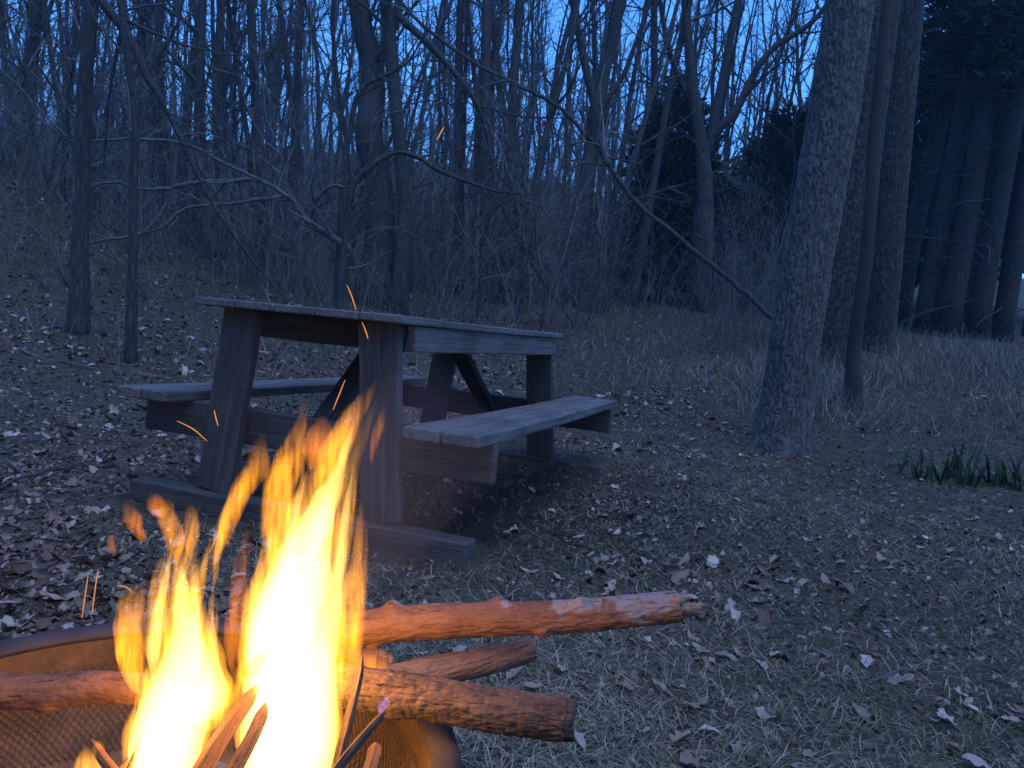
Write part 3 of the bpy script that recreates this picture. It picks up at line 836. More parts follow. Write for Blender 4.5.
for k, (a, b, w_, lb) in enumerate((((0, 492), (118, 452), 3.2, 'dark fallen twig lying across the leaf litter at the far left'), ((2, 463), (78, 500), 2.6, 'pale thin stick lying on the leaf litter below the dark fallen twig'),
                                     ((20, 352), (96, 372), 3.0, 'grey stick lying among leaves in front of the grey trunked tree'), ((640, 452), (700, 441), 2.4, 'short grey twig lying on the grass between bench and pale scaly tree'),
                                     ((520, 512), (556, 528), 2.6, 'short dark twig on bare soil right of the near foot rail'), ((865, 690), (935, 668), 3.4, 'bent grey twig lying in the matted grass at the lower right'),
                                     ((700, 708), (742, 726), 3.0, 'small brown twig in the matted grass right of the rough barked log'), ((742, 588), (790, 580), 2.4, 'thin twig lying in the grass right of the pale branch end'))):
    pa, pb = ground_at(*a), ground_at(*b); rg = random.Random(600 + k); P = []
    for i in range(9):
        q = pa.lerp(pb, i / 8) + Vector((rg.gauss(0, .006), rg.gauss(0, .012), 0)); q.z = gz(q.x, q.y) + .010 + .012 * math.sin(i * .9 + k) ; P.append(q - pa)
    mb = MB(); mb.tube(catmull(P, 4), [w_ * .5 * (pa.y + pb.y) / 2 / FPX * (1 - .018 * i) for i in range(33)], 7, bump=.2, seed=k)
    mb.tube([P[4], P[4].lerp(P[5], .6) + Vector((.01, .03, .01)), P[5] + Vector((.02, .07, .012))], [w_ * .2 * pa.y / FPX, w_ * .15 * pa.y / FPX, .0006], 5)
    o = mb.build('fallen_twig', M['twig'] if k in (0, 4, 6) else M['dead']); o.location = pa; tag(o, lb, 'twig')

# fresh green grass in small tufts
x, y = scatter(60000, 1.0, 9, .0, .78, .8); g_ = vnoise(x * 1.1 + 3, y * 1.1, 91); keep = nrg.random(len(x)) < np.clip((g_ - .62) * 5, 0, .8); x, y = x[keep], y[keep]
blades('green_grass', x, y, nrg.uniform(.025, .07, len(x)), nrg.uniform(.0012, .0026, len(x)) * (1 + y * .1), np.abs(nrg.normal(.5, .3, len(x))), nrg.random(len(x)), M['greengrass'], .4, 'short green grass coming up through the thatch')

# green shoots on the right
for k, (px, py, lb) in enumerate(((925, 480, 'small clump of green spring shoots, leftmost in the row near the right edge'), (946, 478, 'tallest clump of dark green spring shoots near the right edge'),
                                   (968, 485, 'clump of green spring shoots right of the tallest clump'), (988, 484, 'low sparse clump of green shoots in the row near the right edge'), (1008, 488, 'rightmost clump of green spring shoots in the row'))):
    p = ground_at(px, py); rg = random.Random(500 + k); mb = MB(); V, F = [], []
    for _ in range(16 if k != 3 else 9):
        b = Vector((rg.gauss(0, .06), rg.gauss(0, .06), -.01)); h = rg.uniform(.07, .22) * (1.25 if k == 1 else 1); d = Vector((rg.gauss(0, .28), rg.gauss(0, .28), 1)).normalized(); a = rg.uniform(0, 3.14)
        w = Vector((math.cos(a), math.sin(a), 0)) * rg.uniform(.007, .013); nrm = Vector((-math.sin(a), math.cos(a), 0)) * .002
        for sgn in (1, -1):
            i = len(V); V += [b + w * .7 + nrm * sgn, b - w * .7 + nrm * sgn, b + d * h * .6 + w + nrm * sgn, b + d * h * .6 - w + nrm * sgn, b + d * h + d.cross(Vector((1, 0, 0))) * .02]
            F += [(i, i + 1, i + 3, i + 2)]
            mb.f.append(np.array([[i + 2, i + 3, i + 4]]))
    mb.add([tuple(q) for q in V], F, nrg.random(len(V)))
    o = mb.build('spring_shoots', M['shoot'], smooth=False); o.location = p; tag(o, lb, 'plant', 'green shoots near the right edge')

# ------------------------------------------------------------------ picnic table
def board(name, a, b, wdir, w, th, parent, mat, bow=.0, seed=0, planks=1, gap=.006, endcut=0., nl=24, label=None):
    """a sawn board from a to b (table frame); wdir = direction of its width, th = thickness; grain on local x"""
    a, b = Vector(a), Vector(b); X_ = (b - a); L = X_.length; X_.normalize()
    W_ = Vector(wdir); W_ = (W_ - X_ * W_.dot(X_)).normalized(); N_ = X_.cross(W_)
    mb = MB(); pw = (w - gap * (planks - 1)) / planks
    for q in range(planks):
        w0 = -w / 2 + q * (pw + gap); e = min(.004, th * .2, pw * .2); rg = random.Random(seed * 17 + q)
        off = rg.uniform(-.006, .006) if planks == 2 else rg.uniform(-.002, .002) if planks > 2 else 0
        xs = np.concatenate([[0, e], np.linspace(.02, L - .02, nl), [L - e, L]]) ; xs = xs + off
        prof = [(w0 + e, 0), (w0 + pw - e, 0), (w0 + pw, e), (w0 + pw, th - e), (w0 + pw - e, th), (w0 + pw * .5, th), (w0 + e, th), (w0, th - e), (w0, e)]
        V = []
        for i, xx in enumerate(xs):
            ins = e if i in (0, len(xs) - 1) else 0
            wob = .0022 * (vnoise(xx * 6, seed + q, 5) - .5) * 2; cup = bow * math.sin(math.pi * (xx - off) / L) + .0015 * (rg.random() - .5)
            for (pw_, pt) in prof:
                cw = w0 + pw / 2
                V.append((xx + endcut * (pt / th - .5), cw + (pw_ - cw) * (1 - ins / (pw * .5)) + wob, th / 2 + (pt - th / 2) * (1 - ins / (th * .5)) + cup - th / 2))
        m = len(prof); i = np.arange(len(xs) - 1)[:, None] * m; j = np.arange(m)[None]; k = (j + 1) % m
        b0 = mb.n; mb.add(V, np.stack([i + j, i + m + j, i + m + k, i + k], -1).reshape(-1, 4))
        mb.f.append(np.array([list(range(b0, b0 + m))])); mb.f.append(np.array([list(range(b0 + (len(xs) - 1) * m + m - 1, b0 + (len(xs) - 1) * m - 1, -1))]))
    mt = Matrix((X_, W_, N_)).transposed().to_4x4(); mt.translation = a
    o = mb.build(name, mat, parent, smooth=False, matrix=mt)
    if label: o['label'] = label
    return o


M['bolt'] = mat_simple('rusty_bolt', (.05, .03, .02), (.16, .10, .07), 90, .55)
tb = thing('picnic_table', 'heavy weathered grey wooden picnic table with two attached benches behind the campfire', 'picnic table')
tb.matrix_world = TABLE
H, Wt, Lt = .76, .7954, 1.9116
board('tabletop', (0, 0, H - .0135), (0, Lt, H - .0135), (-1, 0, 0), Wt, .027, tb, M['plank'], -.003, 1, 5, .004)
lut, lub, lw, rz = .2685, .3385, .143, .0756
for v in (.0732, 1.8704):
    for s in (-1, 1):
        lg = board('leg', (s * lub, v + .022, rz), (s * lut, v + .022, H - .028), (1, 0, 0), lw, .042, tb, M['plank_mid'] if v < 1 else M['plank_shaded'], 0, int(10 + 3 * v + s))
        for q, (bx, bz) in enumerate(((-.035, .60), (.03, .585), (-.03, .27), (.032, .245))) if v < 1 else ():
            bm_ = MB(); tt = (bz - rz) / (H - .028 - rz); c0 = Vector((s * (lub + (lut - lub) * tt) + bx, v + .0008, bz))
            bm_.tube([c0, c0 + Vector((0, -.003, 0)), c0 + Vector((0, -.006, 0)), c0 + Vector((0, -.0075, 0))], [.008, .008, .0055, .001], 10)
            bo = bm_.build('bolt', M['bolt'], lg); bo.matrix_local = lg.matrix_local.inverted()
    board('foot_rail', (-.667, v - .002, rz / 2), (.669, v - .002, rz / 2), (0, 0, 1), rz, .085, tb, M['plank_mid'] if v < 1 else M['plank_shaded'], 0, int(20 + v))
    board('cross_beam', (-.7005, v + .066, .316), (.7005, v + .066, .316), (0, 0, 1), .130, .040, tb, M['plank_mid'] if v < 1 else M['plank_shaded'], 0, int(30 + v), endcut=0)
    board('end_cleat', (-.36, v + .066, H - .075), (.34, v + .066, H - .075), (0, 0, 1), .09, .038, tb, M['plank_shaded'], 0, int(40 + v))
    s = 1 if v < 1 else -1
    board('brace', (0, v + .066 + .02 * s, .30), (0, v + .60 * s, H - .05), (1, 0, 0), .09, .038, tb, M['plank_shaded'], 0, int(50 + v))
for s in (-1, 1):
    board('side_apron', (s * .365, .14, H - .028 - .045), (s * .365, Lt - .07, H - .028 - .045), (0, 0, 1), .09, .036, tb, M['plank'], 0, 60 + s)
    cu = s * (.5713 if s > 0 else .587); bw = .2509 if s > 0 else .2189
    board('bench_seat', (cu, -.026, .421 - .019), (cu, 2.08, .421 - .019), (-1, 0, 0), bw, .038, tb, M['plank'], -.006, 70 + s, 2, .009)
# crumbs and dead leaves caught on the table
rgn = np.random.default_rng(3); n = 130
uu, vv = rgn.uniform(-.38, .38, n), rgn.uniform(.2, 1.88, n) ** 1.0
pp = np.array([tuple(TABLE @ Vector((a, b, H + .001))) for a, b in zip(uu, vv)])
tag(leaves('tabletop_litter', pp[:, 0], pp[:, 1], pp[:, 2], rgn.uniform(.008, .028, n), rgn.uniform(0, .6, n), M['leaf'], .3), 'scattered crumbs of dead leaf lying on the picnic tabletop', 'leaf crumbs', kind='stuff')

# ------------------------------------------------------------------ fire bowl
BX, BY, BR, BZ = -.383, .754, .356, .300
t = NT('scorched_steel'); v = t.coords(); n = t.noise(v, 9, 6, .7); n2 = t.noise(v, 70, 3)
t.bsdf(t.ramp(n, [(.3, (.05, .034, .02)), (.55, (.14, .082, .04)), (.75, (.26, .15, .065))]), .55, t.math('ADD', n, n2), .3, .004, metal=.35); M['steel'] = t.m
M['rim'] = mat_simple('dark_rim_steel', (.025, .02, .021), (.06, .047, .047), 14, .6, 80, bd=.002)
M['ash'] = mat_simple('ash', (.05, .045, .043), (.30, .28, .27), 30, .95, 60, bd=.01)
fp = thing('fire_bowl', 'round steel fire bowl with dark rolled rim and wire mesh around the burning sticks', 'fire pit', (BX, BY, 0))


def lathe(name, prof, mat, n=96, closed=False):
    mb = MB(); th = np.arange(n) * 2 * math.pi / n; V = np.array([[(r * math.cos(a), r * math.sin(a), z) for a in th] for r, z in prof]); m = len(prof)
    i = np.arange(m - 1)[:, None] * n; j = np.arange(n)[None]; k = (j + 1) % n
    F = np.stack([i + j, i + k, i + n + k, i + n + j], -1).reshape(-1, 4)
    if closed:
        i = (m - 1) * n + j; F = np.concatenate([F, np.stack([i + j * 0, (m - 1) * n + k, k, j], -1).reshape(-1, 4)])
    mb.add(V.reshape(-1, 3), F); return mb.build(name, mat, fp)


inner = [(.332, .292), (.330, .262), (.326, .235), (.312, .200), (.285, .168), (.24, .143), (.17, .124), (.09, .116), (.002, .114)]
lathe('bowl', inner + [(r + .004, z - .004) for r, z in reversed(inner)], M['steel'])
rim = [(.330 + .013 * 1 + .0135 * math.cos(a) + .0, .291 + .0095 * math.sin(a)) for a in np.arange(14) * 2 * math.pi / 14]
lathe('rim', [(.331, .286), (.331, .293), (.352, .300), (.362, .297), (.365, .289), (.362, .280), (.354, .278)], M['rim'], closed=True)
mb = MB()   # diamond wire mesh lining the lower wall
zz = np.linspace(.158, .255, 7); rr_ = np.interp(zz, [z for r, z in inner][::-1], [r for r, z in inner][::-1]) - .006
for s in (-1, 1):
    for k in range(200):
        a = k * 2 * math.pi / 200 + s * np.linspace(0, .30, 7)
        mb.tube(np.stack([rr_ * np.cos(a), rr_ * np.sin(a), zz], 1), .0008, 3, False)
mb.build('wire_mesh', M['steel'], fp)
for k in range(4):
    a = R(45 + 90 * k); mb = MB(); c, s = math.cos(a), math.sin(a)
    mb.tube(catmull([(.24 * c, .24 * s, .140), (.29 * c, .29 * s, .10), (.325 * c, .325 * s, .0)], 4), .009, 8); mb.build('leg', M['rim'], fp)
mb = MB(); n = 60; a = np.linspace(0, 2 * math.pi, n, endpoint=False); V = []
for r in np.linspace(.235, .002, 26):
    for b in a:
        V.append((BX + r * math.cos(b), BY + r * math.sin(b), .150 + .045 * math.exp(-(r / .14) ** 2) + .03 * float(fbm(r * math.cos(b) * 22, r * math.sin(b) * 22, 5))))
i = np.arange(25)[:, None] * n; j = np.arange(n)[None]; k = (j + 1) % n
mb.add(V, np.stack([i + j, i + k, i + n + k, i + n + j], -1).reshape(-1, 4))
t = NT('ember_bed'); v = t.coords(); n1 = t.noise(v, 26, 6, .7); p = t.bsdf(t.ramp(n1, [(.3, (.02, .018, .018)), (.7, (.22, .20, .19))]), .95, n1, .8, .01)
e = t.ramp(t.noise(v, 17, 5, .7), [(.52, (0, 0, 0)), (.66, (1., .17, .02)), (.8, (1., .45, .08))]); t.l(e, p.inputs['Emission Color']); p.inputs['Emission Strength'].default_value = .5
tag(mb.build('ember_bed', t.m), 'bed of grey ash and glowing embers in the bottom of the fire bowl', 'embers', kind='stuff')


# logs
def mat_log(name, a, b, patch=None, sc_=30, bd=.004, pcol=(.45, .42, .43), stretch=.35):
    t = NT(name); v = t.coords((stretch, 1, 1)); n = t.noise(v, sc_, 6, .7); big = t.noise(t.coords((.7, 1, 1)), 34, 5, .7, .8)
    c = t.ramp(n, [(.28, a), (.7, b)])
    if patch is not None:
        sx = t.n('ShaderNodeSeparateXYZ'); t.l(t.coords(), sx.inputs[0])
        g = t.n('ShaderNodeMapRange'); t.l(sx.outputs[0], g.inputs[0]); g.inputs[1].default_value = patch[0]; g.inputs[2].default_value = patch[1]; g.inputs[3].default_value = -.26; g.inputs[4].default_value = .05
        zz = t.math('MULTIPLY', sx.outputs[2], 7.)
        c = t.mix(t.ramp(t.math('ADD', t.math('ADD', big, zz), g.outputs[0]), [(.50, (0, 0, 0)), (.58, (1, 1, 1))]), c, pcol)
    ck = t.noise(t.coords((.22, 1.6, 1.6)), 60, 4, .75, .4)
    c = t.mix(t.ramp(ck, [(.34, (.9, .9, .9)), (.43, (0, 0, 0))]), c, tuple(x * .35 for x in a))
    n = t.math('ADD', n, t.math('MULTIPLY', ck, .8))
    vo = t.n('ShaderNodeTexVoronoi', feature='DISTANCE_TO_EDGE'); vo.inputs['Scale'].default_value = sc_ * 2.2; t.l(v, vo.inputs['Vector'])
    hg = t.math('ADD', n, t.math('MULTIPLY', t.math('MINIMUM', vo.outputs[0], .25), 1.2))
    t.bsdf(c, .8, hg, .8, bd, spec=.3); return t.m


M['log_red'] = mat_log('debarked_red_wood', (.085, .038, .023), (.225, .118, .074), (.16, .50), 34, .005, (.215, .185, .18), .5)
M['log_bark'] = mat_log('rough_brown_bark', (.028, .018, .012), (.19, .115, .07), None, 42, .008)
M['log_grey'] = mat_log('grey_brown_bark', (.06, .04, .03), (.23, .155, .11), None, 40, .006)
M['log_left'] = mat_log('peeling_left_log', (.085, .034, .018), (.25, .12, .06), (-.02, -.3), 30, .004, (.16, .13, .125))
M['split'] = mat_log('split_wood', (.075, .034, .016), (.22, .115, .05), None, 40, .003, stretch=.08)
M['char'] = mat_log('charred_wood', (.018, .014, .013), (.12, .07, .05), None, 36, .006, stretch=.2)
M['endgrain'] = mat_simple('broken_heartwood', (.10, .055, .035), (.40, .24, .16), 50, .9, 120, bd=.004)


def log_mesh(pts, rad, sides=40, seed=0, rough=.06, per=26, knots=()):
    """points in log frame; returns MB with an irregular, rough skin and broken ends"""
    C = catmull([(*p, r) for p, r in zip(pts, rad)], per)
    n = len(C); th = np.arange(sides) * 2 * math.pi / sides
    T = np.gradient(C[:, :3], axis=0); T /= np.linalg.norm(T, axis=1)[:, None]
    U = np.cross(T, [0, 0, 1.]); U /= np.linalg.norm(U, axis=1)[:, None]; W = np.cross(T, U)
    S = np.concatenate([[0], np.cumsum(np.linalg.norm(np.diff(C[:, :3], axis=0), axis=1))]); TH, SS = np.meshgrid(th, S)
    r = C[:, 3][:, None] * (1 + rough * 2.2 * fbm(np.cos(TH) * 1.4 + SS * 9 + seed, np.sin(TH) * 1.4 + SS * 4, seed, 3) + rough * 1.6 * fbm(np.cos(TH) * 6 + SS * 60, np.sin(TH) * 6 + SS * 30 + seed, seed + 4, 3) + rough * 1.1 * fbm(TH * 9 + np.sin(SS * 40), SS * 190, seed + 9, 3))
    if seed == 7:   # knobbly bark
        d1, d2 = cell(TH / (2 * math.pi) * 16 + 1.5 * fbm(TH * 2, SS * 50, 3, 2), SS / .013, 5); r = r + .0010 * (np.clip((d2 - d1) * 2.2, 0, 1) - .5)
    for (ks, ka, kr, kh) in knots:
        dd = (SS - ks) ** 2 + (C[:, 3][:, None] * (np.angle(np.exp(1j * (TH - ka))))) ** 2
        r = r + kh * np.exp(-dd / kr ** 2)
    V = C[:, None, :3] + r[..., None] * (np.cos(TH)[..., None] * U[:, None] + np.sin(TH)[..., None] * W[:, None])
    # ragged ends
    V[-1] += T[-1] * (.010 * (fbm(np.cos(th) * 2, np.sin(th) * 2, seed, 3)))[:, None]
    mb = MB(); i = np.arange(n - 1)[:, None] * sides; j = np.arange(sides)[None]; k = (j + 1) % sides
    mb.add(V.reshape(-1, 3), np.stack([i + j, i + k, i + sides + k, i + sides + j], -1).reshape(-1, 4))
    ends = []
    for e, s in ((0, -1), (n - 1, 1)):
        ring = V[e]; c0 = ring.mean(0); ends.append((ring, c0, T[e] * s))
    return mb, ends


def end_cap(mb, ring, c0, d, seed, sink=.004, rings=5):
    n = len(ring); V = []
    for q in range(rings):
        f = 1 - q / (rings - .999); 
        for i, p in enumerate(ring):
            pt = c0 + (p - c0) * f; V.append(pt + d * (-sink * (1 - f) + .006 * float(fbm(i * .7 * f + seed, q * 1.3 + seed, seed)) * (1 - abs(2 * f - 1))))
    i = np.arange(rings - 1)[:, None] * n; j = np.arange(n)[None]; k = (j + 1) % n
    mb.add(V, np.stack([i + j, i + k, i + n + k, i + n + j], -1).reshape(-1, 4))


def log_thing(name, label, A, B, r0, r1, mat, seed, mid=None, rough=.06, knots=(), cat='log', extra=None):
    """A, B world ends; local x along the log"""
    A, B = Vector(A), Vector(B); Xv = (B - A).normalized(); Zv = Vector((0, 0, 1)); Yv = Zv.cross(Xv).normalized(); Zv = Xv.cross(Yv)
    mt = Matrix((Xv, Yv, Zv)).transposed().to_4x4(); mt.translation = A; L = (B - A).length
    pts = [(0, 0, 0), (L * .33, (mid or (0, 0))[0], (mid or (0, 0))[1]), (L * .68, -(mid or (0, 0))[0] * .6, -(mid or (0, 0))[1] * .5), (L, 0, 0)]
    rad = [r0, r0 * .66 + r1 * .34, r0 * .34 + r1 * .66, r1]
    mb, ends = log_mesh(pts, rad, 80, seed, rough, 60, knots)
    o = thing(name, label, cat); o.matrix_world = mt
    mb.build('wood', mat, o)
    em = MB()
    for q, e in enumerate(ends): end_cap(em, *e, seed + q)
    em.build('broken_end', M['endgrain'], o)
    if extra: extra(o, ends, L)
    return o


def splinters(o, ends, L):
    ring, c0, d = ends[1]; rg = random.Random(9); mb = MB()
    for _ in range(9):
        a = rg.uniform(0, 6.28); p = c0 + (ring[int(a / 6.283 * 80) % 80] - c0) * rg.uniform(.2, .8) - d * .01
        q = p + d * rg.uniform(.015, .045) + np.array([0, rg.gauss(0, .002), rg.gauss(0, .002)])
        mb.tube([p, (p + q) / 2, q], [.0075, .006, .0015], 5)
    mb.build('splinter', M['endgrain'], o)


def hollow(o, ends, L):
    """dark rotten heart and a ragged shell standing out at the broken end"""
    ring, c0, d = ends[1]; mb = MB()
    q = 26; V = []
    for k, (f, z) in enumerate(((.93, -.004), (.95, .006), (.92, .013), (.80, .014), (.68, .004), (.5, -.02))):
        for i in range(80):
            p = c0 + (ring[i] - c0) * f; g = .75 + .35 * float(vnoise(i * .17, 3, 8)); V.append(p + d * (z * g if z > 0 else z))
    i = np.arange(5)[:, None] * 80; j = np.arange(80)[None]; kk = (j + 1) % 80
    mb.add(V, np.stack([i + j, i + kk, i + 80 + kk, i + 80 + j], -1).reshape(-1, 4)); mb.build('heartwood', M['char'], o)


log_thing('branch_log', 'long reddish debarked branch with pale grey outer end jutting over the bowl rim', at(300, 634, 1.00), at(680, 606, .95), .0240, .0190, M['log_red'], 3, (.004, .003), .085,
          ((.20, 2.2, .013, .013), (.13, -1.6, .011, .010), (.33, .6, .010, .008), (.10, 1.3, .009, .009), (.27, -2.4, .012, .011), (.38, -1.2, .009, .007)), 'branch', splinters)
log_thing('short_log', 'short grey brown stub of a log wedged between the two longer logs', at(372, 688, .93), at(531, 649, 1.02), .021, .0165, M['log_grey'], 5, (.002, .002), .07)
log_thing('bark_log', 'thick rough barked log with a broken hollow end resting on the bowl rim', at(330, 684, .86), at(563, 719, .835), .0240, .0235, M['log_bark'], 7, (.002, .001), .07, ((.08, 1.2, .014, .006),), 'log', hollow)
log_thing('curved_log', 'smooth reddish log with peeling grey bark burning at the left side of the bowl', at(-40, 688, .83), at(165, 690, .83), .020, .016, M['log_left'], 11, (.003, -.006), .07, ((.10, 1.0, .01, .005),))


# split kindling
def kindling(label, pa, ya, pb, yb, w, mat, seed, tip=None, name='kindling_stick'):
    A, B = at(*pa, ya), at(*pb, yb); Xv = (B - A).normalized(); Yv = Vector((0, 0, 1)).cross(Xv).normalized(); Zv = Xv.cross(Yv); L = (B - A).length
    mt = Matrix((Xv, Yv, Zv)).transposed().to_4x4(); mt.translation = A
    rg = random.Random(seed); m = rg.choice((4, 5, 6)); ang = sorted(rg.uniform(0, 6.28) for _ in range(m)); ang = [2 * math.pi * i / m + rg.uniform(-.3, .3) for i in range(m)]
    rr = [rg.uniform(.7, 1.15) for _ in range(m)]; r = w * .5 * ya / FPX; n = 22; mb = MB(); V = []
    for i in range(n):
        f = i / (n - 1); tp = 1 - .25 * f - (.5 * max(0, (f - .88) / .12)); bx = r * .5 * math.sin(f * 3 + seed); bz = r * .4 * math.sin(f * 2.3 + seed * 2)
        for k in range(m):
            q = r * rr[k] * tp * (1 + .22 * float(fbm(f * 7 + k * 5.1, k * 3.3 + seed, seed)))
            V.append((f * L + rg.uniform(-.2, .2) * r * (i in (0, n - 1)), bx + q * math.cos(ang[k] + f * .3), bz + q * math.sin(ang[k] + f * .3)))
    i = np.arange(n - 1)[:, None] * m; j = np.arange(m)[None]; k = (j + 1) % m
    mb.add(V, np.stack([i + j, i + k, i + m + k, i + m + j], -1).reshape(-1, 4)); mb.f.append(np.array([list(range(m))[::-1]])); mb.f.append(np.array([list(range((n - 1) * m, n * m))]))
    o = mb.build(name, mat, smooth=False, matrix=mt); tag(o, label, 'kindling', 'kindling sticks in the fire'); return o


for a in (('broad split stick slanting up between the two flames', (196, 800), .66, (251, 684), .78, 27, M['split'], 1),
          ('split stick lying right of the broad one, charred along its edge', (222, 800), .64, (262, 704), .77, 20, M['char'], 2),
          ('dark split stick leaning into the tall flame', (170, 806), .68, (240, 712), .80, 18, M['split'], 3),
          ('thin pale split stick left of the left flame', (118, 790), .70, (141, 736), .78, 7, M['split'], 4),
          ('thin stick leaning left at the bottom edge near the small left flame', (95, 796), .70, (146, 742), .80, 8, M['split'], 5),
          ('stubby red stick end at the far left of the kindling', (140, 800), .68, (92, 742), .76, 14, M['split'], 6),
          ('charred stick with a small violet flame at its tip, right of the tall flame', (320, 800), .66, (383, 710), .76, 15, M['char'], 7),
          ('upright strip of bark standing just right of the tall flame', (336, 790), .70, (358, 655), .80, 17, M['log_bark'], 8),
          ('short split stick under the rough barked log', (352, 812), .68, (374, 745), .76, 20, M['split'], 9)):
    kindling(*a)
kindling('pale curl of burning bark between the two flames', (244, 676), .79, (262, 652), .80, 16, M['split'], 21, name='bark_curl')

# ------------------------------------------------------------------ flames
def mat_flame(name, col, k, streak=0., fade=None):
    t = NT(name); e = t.n('ShaderNodeEmission'); e.inputs['Color'].default_value = (*col, 1); e.inputs['Strength'].default_value = k
    f = None
    if streak:
        n = t.noise(t.coords((125, 125, 15)), 1.0, 3, .6, .6)
        mr = t.n('ShaderNodeMapRange', interpolation_type='SMOOTHSTEP'); t.l(n, mr.inputs[0])
        mr.inputs[1].default_value = .36; mr.inputs[2].default_value = .64; mr.inputs[3].default_value = max(0, 1 - streak); mr.inputs[4].default_value = 1 + streak
        f = mr.outputs[0]
    if fade is not None:
        tc = t.n('ShaderNodeTexCoord'); sx = t.n('ShaderNodeSeparateXYZ'); t.l(tc.outputs['Generated'], sx.inputs[0])
        mr = t.n('ShaderNodeMapRange', interpolation_type='SMOOTHSTEP'); t.l(sx.outputs[2], mr.inputs[0])
        mr.inputs[1].default_value = fade; mr.inputs[2].default_value = 1.0; mr.inputs[3].default_value = 1; mr.inputs[4].default_value = .06
        f = mr.outputs[0] if f is None else t.math('MULTIPLY', f, mr.outputs[0])
    if f is not None: t.l(t.math('MULTIPLY', f, k), e.inputs['Strength'])
    t.l(e.outputs[0], t.out.inputs['Volume']); t.m.cycles.volume_step_rate = .35; return t.m


FC = (1.0, .40, .026)
M['f_core'] = mat_flame('flame_core', (1.0, .57, .14), 54)
M['f_mid'] = mat_flame('flame_body', FC, 22, .95, .5)
M['f_thin'] = mat_flame('flame_veil', (1.0, .33, .008), 30, .95, .3)
M['f_dim'] = mat_flame('flame_wisp', (1.0, .26, .006), 16, .95, .3)
M['f_streak'] = mat_flame('flame_streak', (1.0, .45, .03), 60, .5, .4)
M['f_violet'] = mat_flame('flame_violet', (.55, .35, 1.0), 25)


def tongue(name, pts, y, mat, parent, depth=.75, scale=1., seed=0, wob=.10, lean=0.):
    C = catmull([(*at(px, py, y + lean * k / len(pts)), w * 1.12 * scale * y / FPX) for k, (px, py, w) in enumerate(pts)], 8)
    n = len(C); r = C[:, 3]
    r = np.maximum(r * np.clip(np.minimum(np.arange(n) / 5., 1), .05, 1) ** .6 * np.clip(np.minimum((n - 1 - np.arange(n)) / 9., 1), .03, 1) ** .8, .0003)
    off = fbm(np.arange(n) * .13 + seed * 3.3, np.full(n, seed * 1.7), seed, 2)
    C[:, 0] += off * np.minimum(r, .012) * .9
    S = 28; th = np.arange(S) * 2 * math.pi / S
    rr = r[:, None] * (1 + wob * 1.2 * fbm(np.cos(th)[None] * 1.1 + np.arange(n)[:, None] * .10 + seed, np.sin(th)[None] * 1.1 + seed * 2.1, seed + 2, 2))
    V = np.stack([C[:, 0][:, None] + rr * np.cos(th), C[:, 1][:, None] + depth * rr * np.sign(np.sin(th)) * np.abs(np.sin(th)) ** 2.1, C[:, 2][:, None] + 0 * rr], -1)
    # tilt rings to follow the spine a little
    T = np.gradient(C[:, :3], axis=0); T /= np.linalg.norm(T, axis=1)[:, None] + 1e-9
    tl = np.clip(T[:, 0] / np.maximum(np.abs(T[:, 2]), .5), -.7, .7) * np.clip(.007 / r, 0, 1)
    kk = np.ones(7) / 7; tl = np.convolve(np.pad(tl, 3, mode='edge'), kk, mode='valid')
    V[..., 2] -= (rr * np.cos(th)) * tl[:, None]
    mb = MB(); i = np.arange(n - 1)[:, None] * S; j = np.arange(S)[None]; k = (j + 1) % S
    if C[-1, 2] < C[0, 2]: V = V[::-1]
    mb.add(V.reshape(-1, 3), np.stack([i + j, i + k, i + S + k, i + S + j], -1).reshape(-1, 4))
    mb.f.append(np.array([list(range(S))[::-1]])); mb.f.append(np.array([list(range((n - 1) * S, n * S))]))
    return mb.build(name, mat, parent)


def flame(label, y, tongues, seed, group='flames of the campfire', streaks=None):
    b = at(tongues[0][1][0][0], tongues[0][1][0][1], y)
    o = thing('campfire_flame', label, 'flame', (0, 0, 0), group)
    if streaks:   # ragged licks along the body
        x0, x1, yb, yt, num, ln = streaks; rg = random.Random(seed * 7)
        for _ in range(num):
            f = rg.random(); px = x0 + (x1 - x0) * rg.random(); py = yb + (yt - yb) * f; L_ = ln * rg.uniform(.5, 1.2); lean_ = rg.uniform(.0, .32) ; w_ = rg.uniform(2.0, 5.0) * (1.2 - .5 * f)
            px += (yb - py) * .12
            tongues.append((rg.choice(('f_streak', 'f_streak', 'f_thin', 'f_mid')), [(px, py, w_ * .4), (px + lean_ * L_ * .15 + rg.uniform(-4, 4), py - L_ * .35, w_ * 1.1), (px + lean_ * L_ * .5 + rg.uniform(-4, 4), py - L_ * .7, w_ * .7), (px + lean_ * L_ * .9, py - L_, .8)], rg.uniform(-.035, .03)))
    for q, (mt, pts, dy) in enumerate(tongues):
        tongue('flame_tongue', pts, y + dy, M[mt], o, seed=seed + q)
    return o


